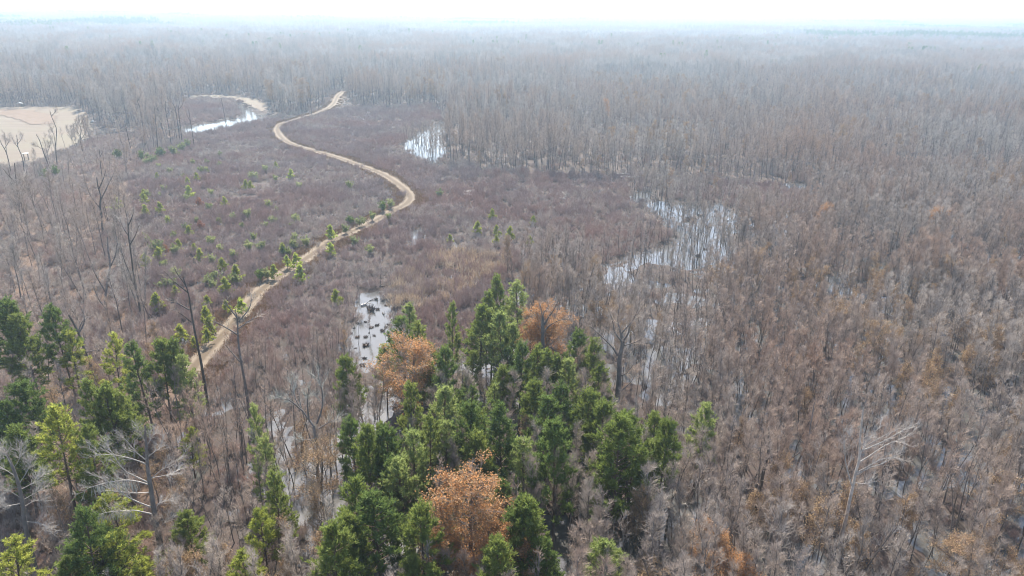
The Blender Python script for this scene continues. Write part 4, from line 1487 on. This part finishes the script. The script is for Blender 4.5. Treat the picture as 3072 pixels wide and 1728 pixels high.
for label, tr_, lm in [
    ('tall tree with one crooked arm to the left, in the row between field and marsh', Z6((2020, 960), (2010, 910), (1970, 640), (1940, 420), (1900, 300), (1890, 230)), [Z6((1920, 350), (1870, 330), (1840, 310)), Z6((1900, 300), (1930, 230), (1950, 170))]),
    ('slim bent tree third in the row between field and marsh', Z6((2270, 820), (2260, 780), (2230, 600), (2200, 440), (2170, 390), (2150, 320)), [Z6((2210, 480), (2240, 400), (2230, 330)), Z6((2180, 420), (2120, 360), (2080, 300))]),
    ('tall straight tree leaning left near the pale river bend', Z6((2500, 900), (2490, 870), (2450, 600), (2420, 400), (2340, 250)), [Z6((2420, 400), (2450, 300), (2460, 200)), Z6((2430, 460), (2380, 380), (2330, 340))]),
    ('straight tree close behind the one leaning left near the river bend', Z6((2525, 900), (2515, 860), (2480, 560), (2460, 420), (2480, 290)), [Z6((2460, 420), (2520, 330), (2540, 250))]),
    ('fine straight tree left of the leaning one near the river bend', Z6((2375, 940), (2365, 900), (2320, 600), (2290, 450), (2280, 290)), [Z6((2300, 480), (2350, 400), (2360, 320)), Z6((2290, 430), (2240, 350), (2230, 280))]),
    ('brown leaved thin tree in the row between field and marsh', Z6((2190, 1000), (2180, 960), (2160, 720), (2140, 480), (2130, 380)), [Z6((2150, 560), (2090, 500), (2060, 440))]),
    ('leftmost short tree of the row between field and marsh', Z6((1810, 960), (1800, 930), (1770, 800), (1740, 660), (1720, 560)), [Z6((1750, 700), (1700, 620), (1680, 560))]),
    ('tall forked tree standing alone against the sandy field', Z6((800, 1220), (790, 1180), (770, 950), (780, 700), (760, 620), (710, 500), (690, 430)), [Z6((770, 950), (745, 760), (720, 710), (690, 640)), Z6((710, 500), (760, 440), (780, 380))]),
    ('spreading tree with a crooked left limb against the sandy field', Z6((1150, 1050), (1140, 1000), (1110, 830), (1115, 760), (1120, 620), (1150, 540)), [Z6((1110, 790), (1080, 730), (1030, 700), (1000, 630)), Z6((1120, 820), (1180, 720), (1210, 620)), Z6((1120, 620), (1090, 560), (1080, 500))]),
    ('curved tree beside the hunting stand', Z6((350, 1330), (340, 1290), (310, 1080), (250, 930), (240, 840), (230, 760)), [Z6((250, 930), (200, 870), (170, 800)), Z6((245, 880), (290, 820), (310, 760))]),
    ('wide leaning tree right of the hunting stand', Z6((720, 1300), (710, 1260), (620, 1050), (570, 900), (540, 820), (500, 750)), [Z6((700, 1220), (660, 1050), (630, 920), (600, 800)), Z6((590, 960), (530, 920), (480, 900)), Z6((650, 1010), (690, 900), (700, 800))]),
    ('grey tree by the left frame below the sandy field', Z6((160, 1300), (150, 1260), (90, 1010), (20, 880), (-10, 800)), [Z6((90, 1010), (80, 880), (60, 760)), Z6((60, 950), (120, 850), (130, 760))]),
    ('thin upright tree in the scrub below the field corner', Z6((1415, 1380), (1410, 1340), (1390, 1200), (1380, 1060), (1370, 960)), [Z6((1385, 1130), (1340, 1060), (1310, 1000)), Z6((1380, 1060), (1420, 980), (1430, 900))]),
    ('thick broken snag by the river bend', ZE((855, 470), (850, 440), (830, 330), (800, 170), (785, 100)), [ZE((800, 180), (770, 150), (760, 120))]),
    ('slender tree with a few red leaves left of the river', ZE((445, 760), (440, 720), (415, 550), (385, 360), (370, 250)), [ZE((390, 400), (350, 330), (330, 260))]),
    ('tall dark tree right of the road bend far off', ZE((1952, 330), (1948, 300), (1935, 120), (1930, 10), (1925, -60)), [ZE((1932, 60), (1900, -20), (1890, -60)), ZE((1932, 80), (1970, 0), (1980, -50))]),
    ('stout ivy clad tree left of the tall dark one by the far road', ZE((1812, 260), (1815, 230), (1818, 100), (1822, 20), (1825, -50)), [ZE((1818, 60), (1780, 0), (1760, -50)), ZE((1820, 50), (1850, -10), (1860, -60))]),
]:
    hero('tall_tree', label, tr_, lm, .20, (DK, GT), 'bare tree', FG if i < 37 else None, 17, 1.9, .024, 5, i, .4, .4)
    i += 1

# ------------------------------------------------------------------ young pines and green bushes in the marsh
def bush_meshes(seed, mat, H, n, tall):
    rng = np.random.default_rng(seed)
    gt, gc, st, pp, dd = Geo(), Geo(), [], [], []
    for s_ in range(n):
        az = rng.uniform(0, 6.283)
        if tall:                                    # young pine: one leader, whorled side shoots
            p = np.array([0, 0, H * (.12 + .8 * s_ / n)])
            e, l = R(20 + 40 * s_ / n), H * .36 * (1.08 - s_ / n)
        else:                                       # bush: many stems from the ground
            p = np.array([rng.normal(0, .15), rng.normal(0, .15), 0])
            e, l = R(rng.uniform(40, 85)), H * rng.uniform(.7, 1.05)
        pts, d = sweep(rng, p, (math.cos(az) * math.cos(e), math.sin(az) * math.cos(e), math.sin(e)), l, 3, .1, .1)
        st += curve_segs(pts, .02, .008)
        for _ in range(9):
            q_, qd = along(pts, rng.uniform(.35 if not tall else .3, 1))
            pp.append(q_ + rng.normal(0, .12, 3))
            dd.append(norm(side(rng, qd, rng.uniform(.2, .8)) + UP * .4))
    if tall:
        st += curve_segs([np.array([0, 0, -.3]), np.array([.03, 0, H * .5]), np.array([0, .03, H])], .045, .012)
        pp += [np.array([0, 0, H * f]) for f in (.9, .95, 1.0)]
        dd += [UP] * 3
    gt.wood(st, 4)
    pp, dd = np.repeat(np.array(pp), 10, 0), np.repeat(np.array(dd), 10, 0)
    dd = dd + rng.normal(0, .55, dd.shape)
    gc.blades(pp, dd, rng.uniform(.2, .38, len(pp)), .05, rng)
    return gt.mesh('stem', [M['grey_bark']]), gc.mesh('foliage', [mat])


M['needles_bright'] = plant_mat('needles_bright', (.33, .39, .07), (.40, .45, .10), None, .05, 1.3, .6)
YP = [bush_meshes(700 + i, M['needles_bright'] if i < 3 else M['needles_yellow'], 3.2, 20, True) for i in range(6)]
BU = [bush_meshes(720 + i, M['bush_leaf'] if i < 3 else M['needles_dark'], 2.0, 16, False) for i in range(4)]
RB = bush_meshes(740, M['red_leaf'], 2.0, 14, False)
young = [(672, 838, 4.2, 3, 'vivid yellow green young pine left of the road\'s near bend', 0), (616, 925, 4.0, 3, 'two tufted yellow young pine on the marsh left of the road', 0),
         (704, 800, 4.2, 3, 'broad yellow green young pine in open scrub left of the road', 0), (664, 778, 3.6, 3, None, 0), (477, 610, 3.8, 3, None, 0), (433, 618, 4.0, 3, None, 0), (429, 580, 4.0, 3, None, 0),
         (346, 594, 5.0, 0, 'dark young pine at the left edge of the marsh', 0), (672, 594, 3.6, 3, None, 0), (564, 680, 3.4, 3, None, 0), (501, 653, 2.8, 3, None, 0), (473, 745, 4.0, 3, None, 0),
         (433, 765, 4.0, 3, None, 0), (533, 721, 3.2, 3, None, 0), (596, 749, 3.4, 3, None, 0), (580, 733, 2.6, 3, None, 0), (465, 885, 4.2, 3, None, 0), (525, 860, 3.0, 3, None, 0),
         (990, 680, 4.6, 0, 'green young pine by the road below the near bend', 0), (898, 800, 4.4, 0, 'green young pine right on the near edge of the road', 0), (886, 765, 4.4, 0, 'green young pine across the road from the one on its edge', 0),
         (819, 798, 3.8, 3, None, 0), (859, 770, 3.6, 0, None, 0), (720, 900, 4.2, 0, 'bright green young pine at the left verge near the grey thin trunk', 0), (676, 905, 3.2, 3, None, 0), (620, 890, 3.2, 3, None, 0),
         (624, 955, 4.0, 3, None, 0), (620, 990, 3.6, 3, None, 0), (537, 980, 3.4, 3, None, 0), (580, 1014, 2.8, 3, None, 0), (847, 733, 3.4, 3, None, 0), (990, 732, 3.6, 0, 'dark young pine overhanging the road edge in the straight', 0),
         (1006, 875, 3.8, 3, 'lone yellowish young pine between road and near pool', 0), (560, 535, 3.6, 3, None, 0), (564, 560, 4.4, 0, 'bright green young pine in the far scrub', 0), (588, 520, 3.2, 3, None, 0), (469, 520, 3.0, 3, None, 0), (735, 542, 3.6, 3, None, 0),
         (871, 510, 3.8, 0, 'rounded green young pine in the far scrub short of the road', 0), (827, 488, 3.0, 3, None, 0), (750, 545, 3.2, 3, None, 0), (429, 570, 3.0, 3, None, 0),
         (1477, 630, 3.4, 3, None, 0), (1433, 668, 4.0, 3, None, 0), (1489, 680, 3.6, 3, None, 0), (1529, 684, 4.0, 3, None, 0), (1489, 708, 3.0, 3, None, 0), (1350, 706, 2.8, 3, None, 0), (1600, 650, 3.0, 3, None, 0), (1590, 710, 3.0, 3, None, 0),
         (1171, 598, 3.4, 0, None, 1), (1147, 606, 3.6, 4, None, 1), (1080, 652, 3.2, 1, None, 1), (1115, 638, 3.0, 1, None, 1), (1048, 650, 3.0, 4, None, 1), (1167, 642, 2.6, 1, None, 1),
         (1064, 712, 2.8, 1, None, 1), (1107, 737, 2.6, 1, None, 1), (1036, 676, 3.0, 1, None, 1), (779, 812, 3.2, 4, None, 1), (800, 808, 3.0, 1, None, 1), (521, 737, 3.0, 1, None, 1),
         (918, 712, 3.0, 1, None, 1), (990, 690, 2.6, 1, None, 1), (880, 720, 2.6, 1, None, 1), (850, 745, 2.6, 4, None, 1), (560, 420, 4.0, 1, None, 1), (520, 440, 4.0, 1, None, 1), (480, 445, 4.0, 4, None, 1),
         (420, 455, 4.0, 4, None, 1), (350, 450, 4.0, 4, None, 1), (160, 500, 4.0, 4, None, 1), (130, 510, 4.0, 4, None, 1), (540, 430, 4.0, 1, None, 1), (1320, 570, 3.0, 1, None, 1), (1050, 545, 3.0, 1, None, 1),
         (596, 596, 3.0, 2, 'small bright red leaved bush in the far scrub', 2), (600, 664, 2.8, 2, 'orange red leaved bush in the middle of the marsh', 2), (495, 738, 2.4, 2, 'dull red bush beside a pale green one', 2)]
rng = np.random.default_rng(19)
for j in range(70):
    u_, v_ = rng.uniform(410, 900), rng.uniform(440, 860)
    if v_ < 1000 - .55 * (u_ - 300) + 60:
        young.append((u_, v_, rng.uniform(1.9, 3.2), 1, None, 1))
for (u, v, h, k_, label, kd) in young:
    x, y = place_tip(u, v, h)
    zg = float(height(np.array([x]), np.array([y]))[0])
    if kd == 0:
        me2, hh, nm, lb, gp = YP[rng.integers(0, 3) + (3 if k_ == 3 else 0)], 3.2, 'young_pine', 'young yellow green pine poking out of the purplish marsh scrub', 'young pines scattered over the marsh'
    elif kd == 1:
        me2, hh, nm, lb, gp = BU[3 if k_ == 4 else rng.integers(0, 3)], 2.0, 'green_bush', ('dark evergreen bush in the leafless scrub' if k_ == 4 else 'grey green bush in the leafless scrub'), 'green bushes in the scrub'
    else:
        me2, hh, nm, lb, gp = RB, 2.0, 'red_bush', label, None
    s_ = (h - zg) / hh
    e = empty(nm, (x, y, zg - .05), rng.uniform(0, 6.28), (s_ * (1.25, .85, .7)[kd], s_ * (1.25, .85, .7)[kd], s_ * 1.1))
    if not label:
        lb = {0: ('vivid ' if k_ == 3 else 'green ') + 'young pine in the scrub ', 1: ('dark evergreen' if k_ == 4 else 'grey green') + ' bush in the scrub '}[kd] + where(x, y)
    tag(e, label or lb, 'pine tree' if kd == 0 else 'bush', gp if not label or kd < 2 else None)
    obj('stem', me2[0], e)
    obj('foliage', me2[1], e)

# ------------------------------------------------------------------ tussocks and logs in the water
TU = []
for i in range(4):
    rng = np.random.default_rng(800 + i)
    g = Geo()
    n = 130
    az = rng.uniform(0, 6.283, n)
    p = np.stack([np.cos(az) * .35 * rng.random(n), np.sin(az) * .35 * rng.random(n), np.full(n, -.15)], 1)
    d = np.stack([np.cos(az) * rng.uniform(.2, 1.4, n), np.sin(az) * rng.uniform(.2, 1.4, n), np.ones(n)], 1)
    g.blades(p, d, rng.uniform(.5, 1.15, n), .05, rng)
    mound = [(np.array([0, 0, -.3]), np.array([0, 0, .10]), .55, .35), (np.array([0, 0, .10]), np.array([0, 0, .25]), .35, .05)]
    g.wood(mound, 9)
    TU.append(g.mesh('marsh_tussock', [M['tussock']]))
zp = lambda x, y: (1050 + x / 4.83, 840 + y / 4.83)
zq = lambda x, y: (1800 + x / 4.83, 500 + y / 4.83)
tus = [(zp(300, 440), 2.4, 'biggest brown shrubby tussock in the middle of the near pool'), (zp(530, 370), 1.2, 'tussock at the upper right of the near pool'), (zp(480, 240), .8, None), (zp(400, 430), .9, None), (zp(110, 630), .9, None),
       (zp(225, 610), 1.0, None), (zp(155, 545), .8, None), (zp(60, 700), .8, None), (zp(310, 690), 1.0, None), (zp(390, 660), .8, None), (zp(275, 770), .9, None), (zp(350, 810), .9, None),
       (zp(105, 830), 1.1, None), (zp(230, 950), 1.6, 'dark tussock with a leaning stem low in the near pool'), (zp(80, 990), .9, None), (zp(470, 740), .9, None), (zp(520, 690), .6, None), (zp(560, 650), .8, None), (zp(210, 1140), 1.1, None),
       (zp(440, 190), 1.1, None), (zp(625, 320), .9, None), (zp(20, 775), .8, None), (zp(180, 1240), 1.0, None), (zp(230, 830), .8, None),
       (zq(1310, 780), 3.4, 'largest dark shrub clump standing in the big pool'), (zq(1450, 710), 2.6, 'dark shrub clump just behind the largest one in the big pool'), (zq(1560, 870), 3.0, 'grey shrub clump right of the largest one in the big pool'),
       (zq(1830, 1000), 1.3, None), (zq(1820, 830), 1.1, None), (zq(1840, 890), 1.1, None), (zq(1310, 1030), 1.4, None), (zq(1110, 1020), 1.2, None), (zq(1220, 630), 1.1, None), (zq(1530, 640), 1.1, None), (zq(1680, 650), 1.1, None),
       (zq(1420, 1300), 1.5, None), (zq(1850, 790), 1.2, None), (zq(1530, 1200), 1.6, None)]
rng = np.random.default_rng(21)
for (uv, s_, label) in tus:
    g_ = ground(*uv)
    o = obj('marsh_tussock', TU[rng.integers(0, 4)], None, (g_[0], g_[1], 0))
    o.rotation_euler = (0, 0, rng.uniform(0, 6.28))
    s_ *= rng.uniform(.35, .8)
    o.scale = (s_ * rng.uniform(.6, 1.5), s_ * rng.uniform(.6, 1.5), s_ * rng.uniform(.5, 1.1))
    tag(o, label or 'small dark tussock standing out of the pale pool water', 'tussock', 'tussocks standing in the pools')


def log(a, b_, r, mat, label, group=None, z0=.12):
    A, B = ground(*a), ground(*b_)
    mid = (A + B) / 2
    rng = np.random.default_rng(int(abs(a[0] * 7 + a[1])))
    p0, p1 = np.array([*(A - mid), 0]), np.array([*(B - mid), .12])
    pts = [p0 + (p1 - p0) * t + np.array([0, 0, rng.normal(0, .04)]) + rng.normal(0, .05, 3) for t in np.linspace(0, 1, 6)]
    g = Geo()
    g.wood(curve_segs(pts, r, r * .55), 7)
    for t in (.35, .6, .8):
        p, d = along(pts, t)
        g.wood([(p, p + norm(side(rng, d, 1.0) + UP * .5) * r * rng.uniform(4, 9), r * .35, r * .12)], 4)
    g.wood([(pts[0], pts[0] - norm(pts[1] - pts[0]) * .03, r, .01), (pts[-1], pts[-1] + norm(pts[-1] - pts[-2]) * .03, r * .55, .01)], 7)
    tag(obj('fallen_log', g.mesh('fallen_log', [mat]), None, (mid[0], mid[1], z0)), label, 'log', group)


LGp = 'fallen logs in the marsh'
log(zp(280, 305), zp(365, 280), .10, M['dark_log'], 'thin stick floating in the upper near pool beside a dark block', LGp)
log(zp(360, 285), zp(408, 288), .28, M['dark_log'], 'short dark block of wood in the upper near pool', LGp)
log(zp(455, 308), zp(505, 295), .15, M['dark_log'], 'short log in the near pool right of the dark block', LGp)
log(zp(470, 480), zp(495, 515), .13, M['dark_log'], 'little log slanting in the middle of the near pool', LGp)
log(zp(380, 118), zp(485, 112), .40, M['dark_log'], 'thick black log along the top edge of the near pool', LGp)
log(zp(165, 380), zp(240, 355), .30, M['log'], 'pale log on the left bank of the near pool', LGp)
log(zp(250, 125), zp(300, 128), .25, M['log'], 'white stub of wood at the top left of the near pool', LGp)
zw = lambda x, y: (1300 + x / 6.44, 560 + y / 6.44)
log(zw(600, 135), zw(770, 135), .20, M['log'], 'uppermost of four white logs lying parallel in the marsh', LGp, .9)
log(zw(590, 155), zw(750, 153), .20, M['log'], 'second from the top of four white parallel logs in the marsh', LGp, .9)
log(zw(580, 180), zw(700, 196), .20, M['log'], 'third from the top of four white parallel logs in the marsh', LGp, .9)
log(zw(590, 205), zw(740, 212), .20, M['log'], 'lowest of four white parallel logs in the marsh', LGp, .9)
log(zw(2390, 180), zw(2470, 250), .22, M['log'], 'white driftwood limb left in the tangle below the far wood', LGp, .9)
log(zw(2480, 150), zw(2560, 230), .22, M['log'], 'white driftwood limb right in the tangle below the far wood', LGp, .9)
log(zw(2400, 262), zw(2570, 290), .22, M['log'], 'white driftwood limb lying flat under the tangle below the far wood', LGp, .9)
log(zq(225, 190), zq(400, 178), .34, M['log'], 'long white log on the bank above the big pool, left one', LGp, .9)
log(zq(400, 188), zq(520, 192), .36, M['log'], 'white log on the bank above the big pool, middle one', LGp, .9)
log(zq(545, 184), zq(622, 182), .26, M['log'], 'short white log on the bank above the big pool, right one', LGp, .9)
log(zq(240, 150), zq(430, 158), .22, M['log'], 'thin white log lying behind the three on the bank above the big pool', LGp, 1.2)
log(zq(640, 335), zq(700, 345), .22, M['log'], 'small pale log beside the narrow arm of the big pool', LGp, .7)

# ------------------------------------------------------------------ small things round the field
def box_mesh(name, lo, hi, mat):
    x0, y0, z0 = lo
    x1, y1, z1 = hi
    V = [(x0, y0, z0), (x1, y0, z0), (x1, y1, z0), (x0, y1, z0), (x0, y0, z1), (x1, y0, z1), (x1, y1, z1), (x0, y1, z1)]
    return mesh_quads(name, V, [(0, 3, 2, 1), (4, 5, 6, 7), (0, 1, 5, 4), (1, 2, 6, 5), (2, 3, 7, 6), (3, 0, 4, 7)], [mat], None, False)


g_ = ground(82, 486)
st = empty('hunting_stand', (g_[0], g_[1], .7), R(25), .6)
tag(st, 'small hunting stand with a white roof on dark posts at the field corner', 'hunting stand')
for sx in (-1.2, 1.2):
    for sy in (-.9, .9):
        obj('post', box_mesh('post', (sx - .12, sy - .12, -.2), (sx + .12, sy + .12, 4.4), M['post_wood']), st)
obj('floor', box_mesh('floor', (-1.35, -1.05, 2.3), (1.35, 1.05, 2.42), M['post_wood']), st)
obj('roof', box_mesh('roof', (-1.6, -1.3, 4.4), (1.6, 1.3, 4.62), M['white_paint']), st)
for zr_ in np.arange(.4, 2.3, .45):
    obj('rung', box_mesh('rung', (-1.05, -1.06, zr_), (1.05, -.98, zr_ + .08), M['post_wood']), st)

g_ = ground(281, 372)
tp = empty('debris_pile', (g_[0], g_[1], .7), .4, .5)
tag(tp, 'white sheet over a pile of timber at the wood end of the sandy field', 'debris pile')
obj('timber', box_mesh('timber', (-3.2, -1, 0), (3.2, 1, .6), M['post_wood']), tp)
V = [(-1.6, -1.2, .6), (1.0, -1.2, .6), (1.0, 1.1, .6), (-1.6, 1.1, .6), (-.7, -.5, 3.0), (-.1, -.5, 2.9), (-.1, .4, 2.7), (-.7, .4, 2.8)]
obj('sheet', mesh_quads('sheet', V, [(0, 1, 5, 4), (1, 2, 6, 5), (2, 3, 7, 6), (3, 0, 4, 7), (4, 5, 6, 7), (0, 3, 2, 1)], [M['white_paint']], None, False), tp)

g_ = ground(61, 322)
sh = empty('field_shed', (g_[0], g_[1], .3), .1, .5)
tag(sh, 'open shed with a curved white roof under the trees behind the sandy field', 'shed')
cr = []
for i_ in range(9):
    a_ = -1.1 + 2.2 * i_ / 8
    cr.append((3.4 * math.sin(a_), 3.0 + 1.6 * math.cos(a_)))
V, Q = [], []
for (x_, z_) in cr:
    V += [(x_, -2.2, z_), (x_, 2.2, z_), (x_, -2.2, z_ + .12), (x_, 2.2, z_ + .12)]
for i_ in range(8):
    a_ = i_ * 4
    Q += [(a_, a_ + 1, a_ + 5, a_ + 4), (a_ + 2, a_ + 6, a_ + 7, a_ + 3), (a_, a_ + 4, a_ + 6, a_ + 2), (a_ + 1, a_ + 3, a_ + 7, a_ + 5)]
obj('roof', mesh_quads('roof', V, Q, [M['white_paint']]), sh)
for sx in (-2.9, 2.9):
    for sy in (-2.0, 2.0):
        obj('post', box_mesh('post', (sx - .1, sy - .1, -.3), (sx + .1, sy + .1, 3.75), M['post_wood']), sh)

# ------------------------------------------------------------------ air
hz = box_mesh('haze', (-9900, -320, -2.2), (9900, 9900, 62.0), M['white_paint'])
hz.materials.clear()
hm = bpy.data.materials.new('haze')
hm.use_nodes = True
hm.node_tree.nodes.clear()
out = hm.node_tree.nodes.new('ShaderNodeOutputMaterial')
pv = hm.node_tree.nodes.new('ShaderNodeVolumePrincipled')
pv.inputs['Color'].default_value = (*HAZE_COL, 1)
pv.inputs['Density'].default_value = HAZE_DENSITY
pv.inputs['Anisotropy'].default_value = HAZE_G
hm.node_tree.links.new(pv.outputs[0], out.inputs['Volume'])
hz.materials.append(hm)
tag(obj('haze', hz), 'thin pale haze over the whole swamp', kind='stuff')
